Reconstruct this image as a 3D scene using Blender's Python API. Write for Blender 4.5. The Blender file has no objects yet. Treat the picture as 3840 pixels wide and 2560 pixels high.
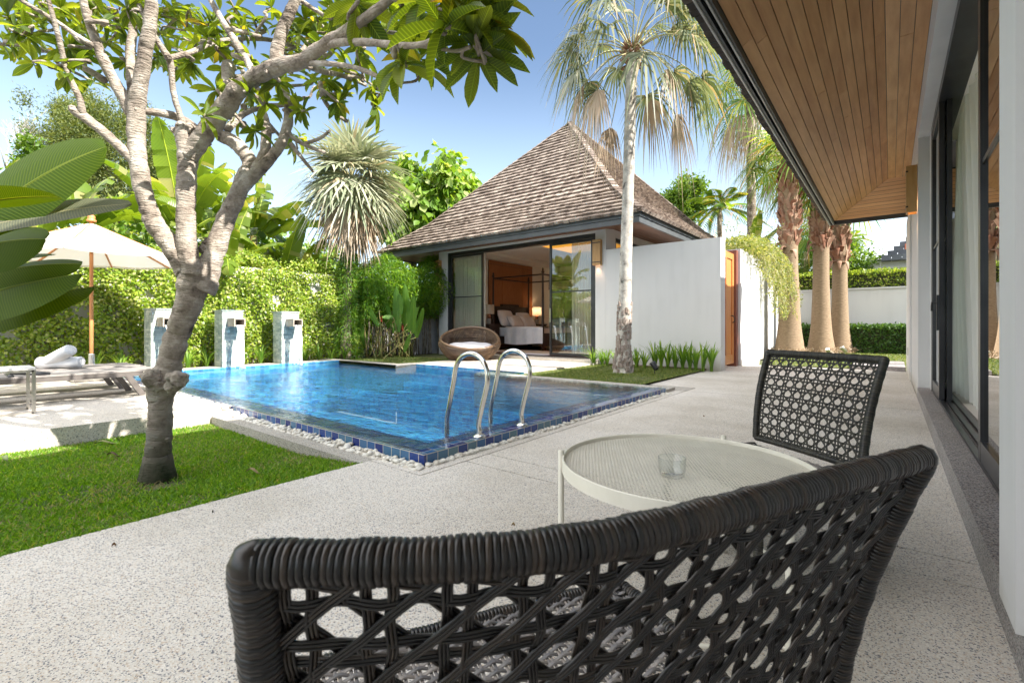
import bpy, math, random
import numpy as np
from mathutils import Vector, Matrix
random.seed(7); RNG=np.random.default_rng(11)
R=math.radians; PI=math.pi
SC=bpy.context.scene; COL=SC.collection
F=1771.5; YAW=R(38.7); CAMH=1.0
FW=(-math.sin(YAW),math.cos(YAW)); RT=(math.cos(YAW),math.sin(YAW))
def P(x,y,d):
    # a point of the place seen at a given bearing and height, d metres ahead
    a=(x-1920)/F; b=(1222-y)/F
    return Vector(((FW[0]+a*RT[0])*d,(FW[1]+a*RT[1])*d,CAMH+b*d))
KV=3840/2352
def PV(x,y,d): return P(x*KV,y*KV,d)
# ------------------------------------------------------------------ materials
def _new(name):
    m=bpy.data.materials.new(name); m.use_nodes=True
    nt=m.node_tree; b=nt.nodes['Principled BSDF']
    return m,nt,b
def _n(nt,t,**k):
    n=nt.nodes.new(t)
    for a,v in k.items():
        if a.startswith('i_'):
            key=a[2:]; n.inputs[int(key) if key.isdigit() else key.replace('_',' ')].default_value=v
        else: setattr(n,a,v)
    return n
def ramp(nt,stops,interp='LINEAR'):
    n=nt.nodes.new('ShaderNodeValToRGB'); cr=n.color_ramp; cr.interpolation=interp
    while len(cr.elements)<len(stops): cr.elements.new(.5)
    for e,(p,c) in zip(cr.elements,stops):
        e.position=p; e.color=(*c,1) if len(c)==3 else c
    return n
def coord(nt,scale=(1,1,1),world=False):
    if world:
        g=nt.nodes.new('ShaderNodeNewGeometry'); o=g.outputs['Position']
    else:
        g=nt.nodes.new('ShaderNodeTexCoord'); o=g.outputs['Object']
    mp=_n(nt,'ShaderNodeMapping'); mp.inputs['Scale'].default_value=scale
    nt.links.new(o,mp.inputs['Vector']); return mp.outputs['Vector']
def bump(nt,b,h,strength=.3,dist=.01):
    n=_n(nt,'ShaderNodeBump'); n.inputs['Strength'].default_value=strength; n.inputs['Distance'].default_value=dist
    nt.links.new(h,n.inputs['Height']); nt.links.new(n.outputs[0],b.inputs['Normal']); return n
def mat(name,c1,c2=None,scale=4,rough=.6,bmp=0,bscale=None,metal=0,spec=.5,st=(1,1,1),island=0,dist=.01,lo=.35,hi=.65,coat=0):
    m,nt,b=_new(name)
    b.inputs['Roughness'].default_value=rough; b.inputs['Metallic'].default_value=metal
    b.inputs['Specular IOR Level'].default_value=spec
    if coat: b.inputs['Coat Weight'].default_value=coat
    b.inputs['Base Color'].default_value=(*c1,1)
    if c2 is not None:
        v=coord(nt,st); no=_n(nt,'ShaderNodeTexNoise'); no.inputs['Scale'].default_value=scale; no.inputs['Detail'].default_value=7; no.inputs['Roughness'].default_value=.6
        nt.links.new(v,no.inputs['Vector'])
        fac=no.outputs['Fac']
        if island:
            g=nt.nodes.new('ShaderNodeNewGeometry'); ma=_n(nt,'ShaderNodeMath',operation='MULTIPLY_ADD')
            ma.inputs[1].default_value=island; nt.links.new(g.outputs['Random Per Island'],ma.inputs[0])
            m2=_n(nt,'ShaderNodeMath',operation='SUBTRACT'); nt.links.new(fac,m2.inputs[0]); m2.inputs[1].default_value=island/2
            nt.links.new(m2.outputs[0],ma.inputs[2]); fac=ma.outputs[0]
        r=ramp(nt,[(lo,c1),(hi,c2)]); nt.links.new(fac,r.inputs[0]); nt.links.new(r.outputs[0],b.inputs['Base Color'])
    if bmp:
        v=coord(nt,st); no=_n(nt,'ShaderNodeTexNoise'); no.inputs['Scale'].default_value=bscale or scale*4; no.inputs['Detail'].default_value=8
        nt.links.new(v,no.inputs['Vector']); bump(nt,b,no.outputs['Fac'],bmp,dist)
    return m
def leafmat(name,c1,c2,tr=.4,trc=None,rough=.45,stops=None,veins=0,spec=.4,uvv=0):
    m,nt,b=_new(name); out=nt.nodes['Material Output']
    b.inputs['Roughness'].default_value=rough; b.inputs['Specular IOR Level'].default_value=spec
    g=nt.nodes.new('ShaderNodeNewGeometry')
    r=ramp(nt,stops or [(0,c1),(1,c2)]); nt.links.new(g.outputs['Random Per Island'],r.inputs[0])
    col=r.outputs[0]
    if veins:
        uv=nt.nodes.new('ShaderNodeTexCoord'); s=nt.nodes.new('ShaderNodeSeparateXYZ'); nt.links.new(uv.outputs['UV'],s.inputs[0])
        # side veins run outward from the midrib
        ab=_n(nt,'ShaderNodeMath',operation='SUBTRACT'); nt.links.new(s.outputs[1],ab.inputs[0]); ab.inputs[1].default_value=.5
        a2=_n(nt,'ShaderNodeMath',operation='ABSOLUTE'); nt.links.new(ab.outputs[0],a2.inputs[0])
        ma=_n(nt,'ShaderNodeMath',operation='MULTIPLY_ADD'); nt.links.new(a2.outputs[0],ma.inputs[0]); ma.inputs[1].default_value=-.25 if veins<60 else -.1
        nt.links.new(s.outputs[0],ma.inputs[2])
        mu=_n(nt,'ShaderNodeMath',operation='MULTIPLY'); nt.links.new(ma.outputs[0],mu.inputs[0]); mu.inputs[1].default_value=veins*6.28
        si=_n(nt,'ShaderNodeMath',operation='SINE'); nt.links.new(mu.outputs[0],si.inputs[0])
        lt=_n(nt,'ShaderNodeMath',operation='LESS_THAN'); nt.links.new(a2.outputs[0],lt.inputs[0]); lt.inputs[1].default_value=.018
        mp=_n(nt,'ShaderNodeMapRange'); nt.links.new(si.outputs[0],mp.inputs['Value']); mp.inputs['From Min'].default_value=.2; mp.inputs['From Max'].default_value=1
        mp.inputs['To Max'].default_value=.35
        mx=_n(nt,'ShaderNodeMath',operation='MAXIMUM'); nt.links.new(mp.outputs[0],mx.inputs[0]); nt.links.new(lt.outputs[0],mx.inputs[1])
        mi=_n(nt,'ShaderNodeMix',data_type='RGBA'); nt.links.new(mx.outputs[0],mi.inputs['Factor']); nt.links.new(col,mi.inputs['A'])
        mi.inputs['B'].default_value=(min(1,c2[0]*2.0+.05),min(1,c2[1]*1.6+.05),c2[2]*1.5+.02,1); col=mi.outputs['Result']
        bump(nt,b,si.outputs[0],.25,.002)
    nt.links.new(col,b.inputs['Base Color'])
    t=nt.nodes.new('ShaderNodeBsdfTranslucent'); ms=nt.nodes.new('ShaderNodeMixShader'); ms.inputs[0].default_value=tr
    hs=_n(nt,'ShaderNodeMix',data_type='RGBA',blend_type='MULTIPLY'); hs.inputs['Factor'].default_value=1; nt.links.new(col,hs.inputs['A'])
    hs.inputs['B'].default_value=(*(trc or (2.2,2.0,.7)),1); nt.links.new(hs.outputs['Result'],t.inputs['Color'])
    nt.links.new(b.outputs[0],ms.inputs[1]); nt.links.new(t.outputs[0],ms.inputs[2]); nt.links.new(ms.outputs[0],out.inputs['Surface'])
    return m
# ------------------------------------------------------------------ objects
def props(o,label=None,cat=None,group=None,kind=None):
    if label: o['label']=label
    if cat: o['category']=cat
    if group: o['group']=group
    if kind: o['kind']=kind
    return o
def thing(name,label,cat,loc=(0,0,0),group=None):
    o=bpy.data.objects.new(name,None); COL.objects.link(o); o.location=loc; o.empty_display_size=.1
    return props(o,label,cat,group)
def link(name,me,m,parent=None,smooth=False):
    o=bpy.data.objects.new(name,me); COL.objects.link(o)
    if m: me.materials.append(m)
    if smooth: me.shade_smooth()
    if parent is not None:
        o.parent=parent
        w=Matrix.Translation(parent.location) if parent.parent is None and parent.type=='EMPTY' else Matrix.Identity(4)
        o.matrix_parent_inverse=w.inverted()
    return o
def copy_tree(o,parent=None):
    c=o.copy(); COL.objects.link(c)
    if parent is not None:
        inv=o.matrix_parent_inverse.copy(); c.parent=parent; c.matrix_parent_inverse=inv
    for ch in list(o.children): copy_tree(ch,c)
    return c
def cat_rom(pts,k=5):
    if len(pts)<3 or k<2: return pts
    a=np.array(pts,float); a=np.vstack([2*a[0]-a[1],a,2*a[-1]-a[-2]]); out=[]
    for i in range(1,len(a)-2):
        p0,p1,p2,p3=a[i-1],a[i],a[i+1],a[i+2]
        for j in range(k):
            t=j/k; out.append(.5*((2*p1)+(-p0+p2)*t+(2*p0-5*p1+4*p2-p3)*t*t+(-p0+3*p1-3*p2+p3)*t**3))
    out.append(a[-2]); return out
class MB:
    def __init__(s): s.v=[]; s.f=[]; s.uv=None
    def box(s,x0,x1,y0,y1,z0,z1,rot=None,org=None):
        b=len(s.v); pts=[(x,y,z) for z in (z0,z1) for y in (y0,y1) for x in (x0,x1)]
        if rot is not None:
            org=Vector(org or (0,0,0)); pts=[tuple(rot@(Vector(p)-org)+org) for p in pts]
        s.v+=pts; s.f+=[(b,b+2,b+3,b+1),(b+4,b+5,b+7,b+6),(b,b+1,b+5,b+4),(b+2,b+6,b+7,b+3),(b,b+4,b+6,b+2),(b+1,b+3,b+7,b+5)]; return s
    def bbox(s,x0,x1,y0,y1,z0,z1,r=.01):
        # box with chamfered vertical and horizontal edges
        b=len(s.v); q=[]
        for z,i in ((z0,r),(z0+r,0),(z1-r,0),(z1,r)):
            for (x,y) in ((x0+r+i,y0+i),(x1-r-i,y0+i),(x1-i,y0+r+i),(x1-i,y1-r-i),(x1-r-i,y1-i),(x0+r+i,y1-i),(x0+i,y1-r-i),(x0+i,y0+r+i)): q.append((x,y,z))
        s.v+=q
        for k in range(3):
            for i in range(8):
                j=(i+1)%8; s.f.append((b+k*8+i,b+k*8+j,b+k*8+8+j,b+k*8+8+i))
        s.f.append(tuple(b+i for i in range(7,-1,-1))); s.f.append(tuple(b+24+i for i in range(8))); return s
    def beam(s,p,q,w,h,up=(0,0,1)):
        p=Vector(p);q=Vector(q);t=(q-p).normalized();u=Vector(up); sd=t.cross(u)
        if sd.length<1e-4: sd=t.cross(Vector((1,0,0)))
        sd.normalize(); u=sd.cross(t).normalized(); b=len(s.v)
        for c in (p,q):
            for (i,j) in ((-1,-1),(1,-1),(1,1),(-1,1)): s.v.append(tuple(c+sd*i*w/2+u*j*h/2))
        s.f+=[(b,b+1,b+2,b+3),(b+7,b+6,b+5,b+4)]+[(b+i,b+4+i,b+4+(i+1)%4,b+(i+1)%4) for i in range(4)]; return s
    def tube(s,pts,rad,n=8,k=1,cap=True,noise=0,flat=1.0,upv=None):
        if not hasattr(rad,'__len__'): rad=[rad]*len(pts)
        if k>1:
            q=cat_rom([(*p,r) for p,r in zip(pts,rad)],k); pts=[Vector(a[:3]) for a in q]; rad=[max(1e-4,a[3]) for a in q]
        pts=[Vector(p) for p in pts]; m=len(pts); b=len(s.v)
        t0=(pts[1]-pts[0]).normalized(); ref=Vector(upv) if upv is not None else Vector((0,0,1)) if abs(t0.z)<.9 else Vector((1,0,0))
        nrm=(ref-t0*ref.dot(t0)).normalized()
        for i in range(m):
            t=(pts[min(i+1,m-1)]-pts[max(i-1,0)])
            t=t.normalized() if t.length>1e-9 else t0
            nrm=(nrm-t*nrm.dot(t)).normalized(); bi=t.cross(nrm)
            for j in range(n):
                a=2*PI*j/n; r=rad[i]*(1+noise*(random.random()-.5))
                s.v.append(tuple(pts[i]+nrm*math.cos(a)*r*flat+bi*math.sin(a)*r))
        for i in range(m-1):
            for j in range(n):
                k2=(j+1)%n; s.f.append((b+i*n+j,b+i*n+k2,b+(i+1)*n+k2,b+(i+1)*n+j))
        if cap:
            s.f.append(tuple(b+j for j in range(n-1,-1,-1))); s.f.append(tuple(b+(m-1)*n+j for j in range(n)))
        return s
    def lathe(s,prof,c=(0,0,0),n=24,cap=True,sx=1,sy=1):
        b=len(s.v); m=len(prof)
        for (r,z) in prof:
            for j in range(n):
                a=2*PI*j/n; s.v.append((c[0]+r*math.cos(a)*sx,c[1]+r*math.sin(a)*sy,c[2]+z))
        for i in range(m-1):
            for j in range(n):
                k=(j+1)%n; s.f.append((b+i*n+j,b+i*n+k,b+(i+1)*n+k,b+(i+1)*n+j))
        if cap:
            s.f.append(tuple(b+j for j in range(n-1,-1,-1))); s.f.append(tuple(b+(m-1)*n+j for j in range(n)))
        return s
    def quad(s,a,b2,c,d):
        b=len(s.v); s.v+=[tuple(a),tuple(b2),tuple(c),tuple(d)]; s.f.append((b,b+1,b+2,b+3)); return s
    def poly(s,pts):
        b=len(s.v); s.v+=[tuple(p) for p in pts]; s.f.append(tuple(range(b,b+len(pts)))); return s
    def grid(s,fn,nu,nv,uv=False):
        b=len(s.v)
        for i in range(nu+1):
            for j in range(nv+1): s.v.append(tuple(fn(i/nu,j/nv)))
        for i in range(nu):
            for j in range(nv):
                a=b+i*(nv+1)+j; s.f.append((a,a+nv+1,a+nv+2,a+1))
        if uv:
            if s.uv is None: s.uv=[]
            s.uv+=[(i/nu,j/nv) for i in range(nu+1) for j in range(nv+1)]
        return s
    def build(s,name,m,parent=None,smooth=False):
        me=bpy.data.meshes.new(name); me.from_pydata([tuple(v) for v in s.v],[],s.f)
        if s.uv is not None and len(s.uv)==len(s.v):
            l=me.uv_layers.new(); idx=np.zeros(len(me.loops),int); me.loops.foreach_get('vertex_index',idx)
            l.data.foreach_set('uv',np.array(s.uv,np.float32)[idx].ravel())
        me.update()
        return link(name,me,m,parent,smooth)
# leaf templates: (u along, v across, w out of plane)
T_DIA=(np.array([(0,0,0),(.45,-.5,.1),(1,0,0),(.45,.5,.1)]),[(0,1,2),(0,2,3)])
T_BLADE=(np.array([(0,-.5,0),(0,.5,0),(.55,.35,.06),(.55,-.35,.06),(1,0,-.1)]),[(0,1,2,3),(3,2,4)])
def _ell(n=5,fold=.12,droop=.18):
    us=np.linspace(0,1,n); p=[];f=[]
    for u in us:
        w=.5*math.sin(PI*min(1,(u*.93+.035)))**.75*(.65+.5*u if u<.75 else 1.03)
        if u==0: w=.03
        if u==1: w=.02
        for v in (-1,0,1): p.append((u,v*w,fold*abs(v)*w*2-droop*u*u))
    for i in range(n-1):
        for j in range(2):
            a=i*3+j; f.append((a,a+1,a+4,a+3))
    return np.array(p),f
T_ELL=_ell(7); T_ELL4=_ell(4,.15,.1); T_DROOP=_ell(5,.1,.45)
def unit(a): return a/np.maximum(1e-9,np.linalg.norm(a,axis=-1,keepdims=True))
def leafmesh(name,m,C,A,N,L,W,T,parent=None,smooth=False,uv=False,also=None):
    C=np.asarray(C,float);A=unit(np.asarray(A,float));N=np.asarray(N,float)
    N=unit(N-A*(N*A).sum(1,keepdims=True)); B=np.cross(A,N); n=len(C)
    L=np.broadcast_to(np.asarray(L,float),(n,))[:,None,None]; W=np.broadcast_to(np.asarray(W,float),(n,))[:,None,None]
    t,fs=T; k=len(t)
    V=C[:,None,:]+A[:,None,:]*t[None,:,0:1]*L+B[:,None,:]*t[None,:,1:2]*W+N[:,None,:]*t[None,:,2:3]*L
    V=V.reshape(-1,3)
    lens=np.array([len(f) for f in fs]); loops=np.concatenate([np.array(f) for f in fs])
    LI=(np.arange(n)[:,None]*k+loops[None,:]).ravel(); LT=np.tile(lens,n)
    UV=None
    if uv: UV=np.tile(np.stack([t[:,0],t[:,1]/(abs(t[:,1]).max()*2)+.5],1),(n,1))
    return rawmesh(name,m,V,LI,LT,parent,smooth,UV)
def rawmesh(name,m,V,LI,LT,parent=None,smooth=False,UV=None):
    me=bpy.data.meshes.new(name); me.vertices.add(len(V)); me.vertices.foreach_set('co',V.astype(np.float32).ravel())
    me.loops.add(len(LI)); me.loops.foreach_set('vertex_index',LI.astype(np.int32))
    me.polygons.add(len(LT)); me.polygons.foreach_set('loop_start',np.concatenate([[0],np.cumsum(LT)[:-1]]).astype(np.int32))
    me.polygons.foreach_set('loop_total',LT.astype(np.int32))
    if UV is not None:
        l=me.uv_layers.new(); l.data.foreach_set('uv',UV[LI].astype(np.float32).ravel())
    me.update(calc_edges=True)
    return link(name,me,m,parent,smooth)
def rdir(n,up=0.0):
    a=RNG.normal(size=(n,3)); a[:,2]+=up; return unit(a)
def aggregate(name,base=(.60,.57,.525),dark=(.15,.155,.18),tan=(.52,.43,.34),scale=250,stain=(.38,.35,.31),dk=.13):
    m,nt,b=_new(name); v=coord(nt,world=True)
    vo=_n(nt,'ShaderNodeTexVoronoi'); vo.inputs['Scale'].default_value=scale; nt.links.new(v,vo.inputs['Vector'])
    s=nt.nodes.new('ShaderNodeSeparateColor'); nt.links.new(vo.outputs['Color'],s.inputs[0])
    r=ramp(nt,[(0,dark),(dk,tan),(dk+.12,base),(.8,tuple(min(1,c*1.18) for c in base))],'CONSTANT'); nt.links.new(s.outputs[0],r.inputs[0])
    no=_n(nt,'ShaderNodeTexNoise'); no.inputs['Scale'].default_value=.9; no.inputs['Detail'].default_value=9; no.inputs['Roughness'].default_value=.65; nt.links.new(v,no.inputs['Vector'])
    n3=_n(nt,'ShaderNodeTexNoise'); n3.inputs['Scale'].default_value=.35; n3.inputs['Detail'].default_value=6; nt.links.new(v,n3.inputs['Vector']); av=_n(nt,'ShaderNodeMath',operation='ADD'); nt.links.new(no.outputs['Fac'],av.inputs[0]); nt.links.new(n3.outputs['Fac'],av.inputs[1]); hv=_n(nt,'ShaderNodeMath',operation='MULTIPLY'); nt.links.new(av.outputs[0],hv.inputs[0]); hv.inputs[1].default_value=.5
    r2=ramp(nt,[(.34,(.66,.62,.57)),(.46,(.90,.885,.86)),(.58,(1.05,1.05,1.06))]); nt.links.new(hv.outputs[0],r2.inputs[0])
    mi=_n(nt,'ShaderNodeMix',data_type='RGBA',blend_type='MULTIPLY'); mi.inputs['Factor'].default_value=1
    nt.links.new(r.outputs[0],mi.inputs['A']); nt.links.new(r2.outputs[0],mi.inputs['B']); nt.links.new(mi.outputs['Result'],b.inputs['Base Color'])
    b.inputs['Roughness'].default_value=.75; bump(nt,b,vo.outputs['Distance'],.35,.002); return m
def tiles(name,stops,grout=(.50,.47,.40),size=.105,rough=.12):
    m,nt,b=_new(name); g=nt.nodes.new('ShaderNodeNewGeometry')
    sc=_n(nt,'ShaderNodeVectorMath',operation='SCALE'); sc.inputs['Scale'].default_value=1/size; nt.links.new(g.outputs['Position'],sc.inputs[0])
    of=_n(nt,'ShaderNodeVectorMath',operation='ADD'); of.inputs[1].default_value=(.33,.45,.27); nt.links.new(sc.outputs[0],of.inputs[0])
    fl=_n(nt,'ShaderNodeVectorMath',operation='FLOOR'); nt.links.new(of.outputs[0],fl.inputs[0])
    fr=_n(nt,'ShaderNodeVectorMath',operation='FRACTION'); nt.links.new(of.outputs[0],fr.inputs[0])
    wn=_n(nt,'ShaderNodeTexWhiteNoise'); nt.links.new(fl.outputs[0],wn.inputs['Vector'])
    r=ramp(nt,stops); nt.links.new(wn.outputs['Value'],r.inputs[0])
    na=_n(nt,'ShaderNodeVectorMath',operation='ABSOLUTE'); nt.links.new(g.outputs['True Normal'],na.inputs[0])
    s1=nt.nodes.new('ShaderNodeSeparateXYZ'); nt.links.new(fr.outputs[0],s1.inputs[0]); s2=nt.nodes.new('ShaderNodeSeparateXYZ'); nt.links.new(na.outputs[0],s2.inputs[0])
    last=None
    for i in range(3):
        lt=_n(nt,'ShaderNodeMath',operation='LESS_THAN'); nt.links.new(s1.outputs[i],lt.inputs[0]); lt.inputs[1].default_value=.055
        l2=_n(nt,'ShaderNodeMath',operation='LESS_THAN'); nt.links.new(s2.outputs[i],l2.inputs[0]); l2.inputs[1].default_value=.5
        mu=_n(nt,'ShaderNodeMath',operation='MULTIPLY'); nt.links.new(lt.outputs[0],mu.inputs[0]); nt.links.new(l2.outputs[0],mu.inputs[1])
        if last is None: last=mu
        else:
            mx=_n(nt,'ShaderNodeMath',operation='MAXIMUM'); nt.links.new(last.outputs[0],mx.inputs[0]); nt.links.new(mu.outputs[0],mx.inputs[1]); last=mx
    mi=_n(nt,'ShaderNodeMix',data_type='RGBA'); nt.links.new(last.outputs[0],mi.inputs['Factor']); nt.links.new(r.outputs[0],mi.inputs['A']); mi.inputs['B'].default_value=(*grout,1)
    nt.links.new(mi.outputs['Result'],b.inputs['Base Color']); b.inputs['Roughness'].default_value=rough; return m
def ledgestone(name):
    m,nt,b=_new(name); g=nt.nodes.new('ShaderNodeNewGeometry'); s=nt.nodes.new('ShaderNodeSeparateXYZ'); nt.links.new(g.outputs['Position'],s.inputs[0])
    ad=_n(nt,'ShaderNodeMath',operation='ADD'); nt.links.new(s.outputs[0],ad.inputs[0]); nt.links.new(s.outputs[1],ad.inputs[1])
    c=nt.nodes.new('ShaderNodeCombineXYZ'); nt.links.new(ad.outputs[0],c.inputs[0]); nt.links.new(s.outputs[2],c.inputs[1])
    br=_n(nt,'ShaderNodeTexBrick'); nt.links.new(c.outputs[0],br.inputs['Vector']); br.inputs['Scale'].default_value=1
    br.inputs['Brick Width'].default_value=.17; br.inputs['Row Height'].default_value=.045; br.inputs['Mortar Size'].default_value=.0025; br.inputs['Mortar Smooth'].default_value=.3
    br.offset=.37; br.squash=.7; br.squash_frequency=3
    br.inputs['Color1'].default_value=(.30,.36,.35,1); br.inputs['Color2'].default_value=(.62,.64,.60,1); br.inputs['Mortar'].default_value=(.22,.24,.23,1)
    no=_n(nt,'ShaderNodeTexNoise'); no.inputs['Scale'].default_value=9; no.inputs['Detail'].default_value=8; nt.links.new(g.outputs['Position'],no.inputs['Vector'])
    r=ramp(nt,[(.35,(.75,.8,.78)),(.62,(1.1,1.08,1.0))]); nt.links.new(no.outputs['Fac'],r.inputs[0])
    mi=_n(nt,'ShaderNodeMix',data_type='RGBA',blend_type='MULTIPLY'); mi.inputs['Factor'].default_value=1; nt.links.new(br.outputs['Color'],mi.inputs['A']); nt.links.new(r.outputs[0],mi.inputs['B'])
    nt.links.new(mi.outputs['Result'],b.inputs['Base Color']); b.inputs['Roughness'].default_value=.7
    ad2=_n(nt,'ShaderNodeMath',operation='SUBTRACT'); nt.links.new(no.outputs['Fac'],ad2.inputs[0]); nt.links.new(br.outputs['Fac'],ad2.inputs[1]); bump(nt,b,ad2.outputs[0],.7,.012)
    return m
def schlick(nt,f0,nrm=None,boost=1.0):
    g=nt.nodes.new('ShaderNodeNewGeometry'); d=_n(nt,'ShaderNodeVectorMath',operation='DOT_PRODUCT'); nt.links.new(g.outputs['Incoming'],d.inputs[0]); nt.links.new(nrm or g.outputs['Normal'],d.inputs[1])
    a=_n(nt,'ShaderNodeMath',operation='ABSOLUTE'); nt.links.new(d.outputs['Value'],a.inputs[0])
    o=_n(nt,'ShaderNodeMath',operation='SUBTRACT',use_clamp=True); o.inputs[0].default_value=1; nt.links.new(a.outputs[0],o.inputs[1])
    p=_n(nt,'ShaderNodeMath',operation='POWER'); nt.links.new(o.outputs[0],p.inputs[0]); p.inputs[1].default_value=5
    m=_n(nt,'ShaderNodeMath',operation='MULTIPLY_ADD',use_clamp=True); nt.links.new(p.outputs[0],m.inputs[0]); m.inputs[1].default_value=(1-f0)*boost; m.inputs[2].default_value=f0*boost; return m
def glassmat(name,tint=(.93,.97,.95),ior=1.5,boost=1.0):
    # window pane: clear sheet with Fresnel mirror
    m,nt,b=_new(name); out=nt.nodes['Material Output']; nt.nodes.remove(b)
    t=nt.nodes.new('ShaderNodeBsdfTransparent'); t.inputs[0].default_value=(*tint,1)
    g=nt.nodes.new('ShaderNodeBsdfGlossy'); g.inputs['Roughness'].default_value=.0
    mu=schlick(nt,.05,None,boost)
    ms=nt.nodes.new('ShaderNodeMixShader'); nt.links.new(mu.outputs[0],ms.inputs[0]); nt.links.new(t.outputs[0],ms.inputs[1]); nt.links.new(g.outputs[0],ms.inputs[2])
    nt.links.new(ms.outputs[0],out.inputs[0]); return m
def watermat(name,str_=.7,tint=(.80,.93,.97)):
    m,nt,b=_new(name); out=nt.nodes['Material Output']; nt.nodes.remove(b)
    v=coord(nt,(1,1,1),True)
    mp=_n(nt,'ShaderNodeMapping'); mp.inputs['Rotation'].default_value=(0,0,R(-38)); mp.inputs['Scale'].default_value=(1,2.1,1); nt.links.new(v,mp.inputs['Vector'])
    n1=_n(nt,'ShaderNodeTexNoise'); n1.inputs['Scale'].default_value=8; n1.inputs['Detail'].default_value=3; n1.inputs['Distortion'].default_value=.8; nt.links.new(mp.outputs[0],n1.inputs['Vector'])
    n2=_n(nt,'ShaderNodeTexNoise'); n2.inputs['Scale'].default_value=2.1; n2.inputs['Detail'].default_value=2; nt.links.new(mp.outputs[0],n2.inputs['Vector'])
    ad=_n(nt,'ShaderNodeMath',operation='MULTIPLY_ADD'); nt.links.new(n2.outputs['Fac'],ad.inputs[0]); ad.inputs[1].default_value=1.6; nt.links.new(n1.outputs['Fac'],ad.inputs[2])
    bp=_n(nt,'ShaderNodeBump'); bp.inputs['Strength'].default_value=str_; bp.inputs['Distance'].default_value=.05; nt.links.new(ad.outputs[0],bp.inputs['Height'])
    t=nt.nodes.new('ShaderNodeBsdfTransparent'); t.inputs[0].default_value=(*tint,1)
    rf=nt.nodes.new('ShaderNodeBsdfRefraction'); rf.inputs['IOR'].default_value=1.33; rf.inputs['Roughness'].default_value=0; rf.inputs[0].default_value=(*tint,1); nt.links.new(bp.outputs[0],rf.inputs['Normal'])
    g=nt.nodes.new('ShaderNodeBsdfGlossy'); g.inputs['Roughness'].default_value=.02; nt.links.new(bp.outputs[0],g.inputs['Normal'])
    fr=schlick(nt,.022,bp.outputs[0])
    a=nt.nodes.new('ShaderNodeMixShader'); a.inputs[0].default_value=.5; nt.links.new(t.outputs[0],a.inputs[1]); nt.links.new(rf.outputs[0],a.inputs[2])
    ms=nt.nodes.new('ShaderNodeMixShader'); nt.links.new(fr.outputs[0],ms.inputs[0]); nt.links.new(a.outputs[0],ms.inputs[1]); nt.links.new(g.outputs[0],ms.inputs[2])
    nt.links.new(ms.outputs[0],out.inputs[0]); return m
def emit(name,c,s):
    m,nt,b=_new(name); b.inputs['Base Color'].default_value=(*c,1); b.inputs['Emission Color'].default_value=(*c,1); b.inputs['Emission Strength'].default_value=s; return m
def barkmat(name,c1,c2,moss=None,mossz=.35,rs=60,scale=7,rough=.8,lich=(.62,.6,.56),z0=0):
    m,nt,b=_new(name); v=coord(nt,world=True)
    no=_n(nt,'ShaderNodeTexNoise'); no.inputs['Scale'].default_value=scale; no.inputs['Detail'].default_value=9; no.inputs['Roughness'].default_value=.7; nt.links.new(v,no.inputs['Vector'])
    r=ramp(nt,[(.33,tuple(c*.22 for c in c1)),(.42,c1),(.56,c2),(.68,lich)]); nt.links.new(no.outputs['Fac'],r.inputs[0]); col=r.outputs[0]
    if moss:
        s=nt.nodes.new('ShaderNodeSeparateXYZ'); nt.links.new(v,s.inputs[0])
        ma=_n(nt,'ShaderNodeMath',operation='MULTIPLY_ADD'); nt.links.new(no.outputs['Fac'],ma.inputs[0]); ma.inputs[1].default_value=-1.4*mossz; nt.links.new(s.outputs[2],ma.inputs[2])
        mr=_n(nt,'ShaderNodeMapRange'); nt.links.new(ma.outputs[0],mr.inputs['Value']); mr.inputs['From Min'].default_value=mossz*.1+z0; mr.inputs['From Max'].default_value=-mossz*.9+z0
        mi=_n(nt,'ShaderNodeMix',data_type='RGBA'); nt.links.new(mr.outputs[0],mi.inputs['Factor']); nt.links.new(col,mi.inputs['A']); mi.inputs['B'].default_value=(*moss,1); col=mi.outputs['Result']
    nt.links.new(col,b.inputs['Base Color']); b.inputs['Roughness'].default_value=rough; b.inputs['Specular IOR Level'].default_value=.25
    mp=_n(nt,'ShaderNodeMapping'); mp.inputs['Scale'].default_value=(1,1,5); nt.links.new(v,mp.inputs['Vector'])
    n2=_n(nt,'ShaderNodeTexNoise'); n2.inputs['Scale'].default_value=rs*.35; n2.inputs['Detail'].default_value=6; nt.links.new(mp.outputs[0],n2.inputs['Vector'])
    ad=_n(nt,'ShaderNodeMath',operation='ADD'); nt.links.new(no.outputs['Fac'],ad.inputs[0]); nt.links.new(n2.outputs['Fac'],ad.inputs[1])
    vo=_n(nt,'ShaderNodeTexVoronoi'); vo.inputs['Scale'].default_value=rs*.6; nt.links.new(v,vo.inputs['Vector']); pr=ramp(nt,[(.08,(0,0,0)),(.2,(1,1,1))]); nt.links.new(vo.outputs['Distance'],pr.inputs[0])
    a2=_n(nt,'ShaderNodeMath',operation='MULTIPLY_ADD'); nt.links.new(pr.outputs[0],a2.inputs[0]); a2.inputs[1].default_value=.35; nt.links.new(ad.outputs[0],a2.inputs[2])
    bump(nt,b,a2.outputs[0],1.0,.014); return m
def shingmat(name,c):
    m=mat(name,c[0],c[1],scale=3,rough=.85,bmp=.4,bscale=40,island=.9,lo=.1,hi=.95); return m
def woodmat(name,c1,c2,st=(1,1,1),rough=.5,island=.6,scale=3,coat=0,lo=.3,hi=.75): return mat(name,c1,c2,scale=scale,rough=rough,bmp=.08,bscale=30,st=st,island=island,lo=lo,hi=hi,coat=coat)
M={}
M['agg']=aggregate('exposed_aggregate')
M['agg2']=aggregate('pool_deck_aggregate',base=(.56,.52,.46),dark=(.2,.19,.18),scale=170,dk=.12)
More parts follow.
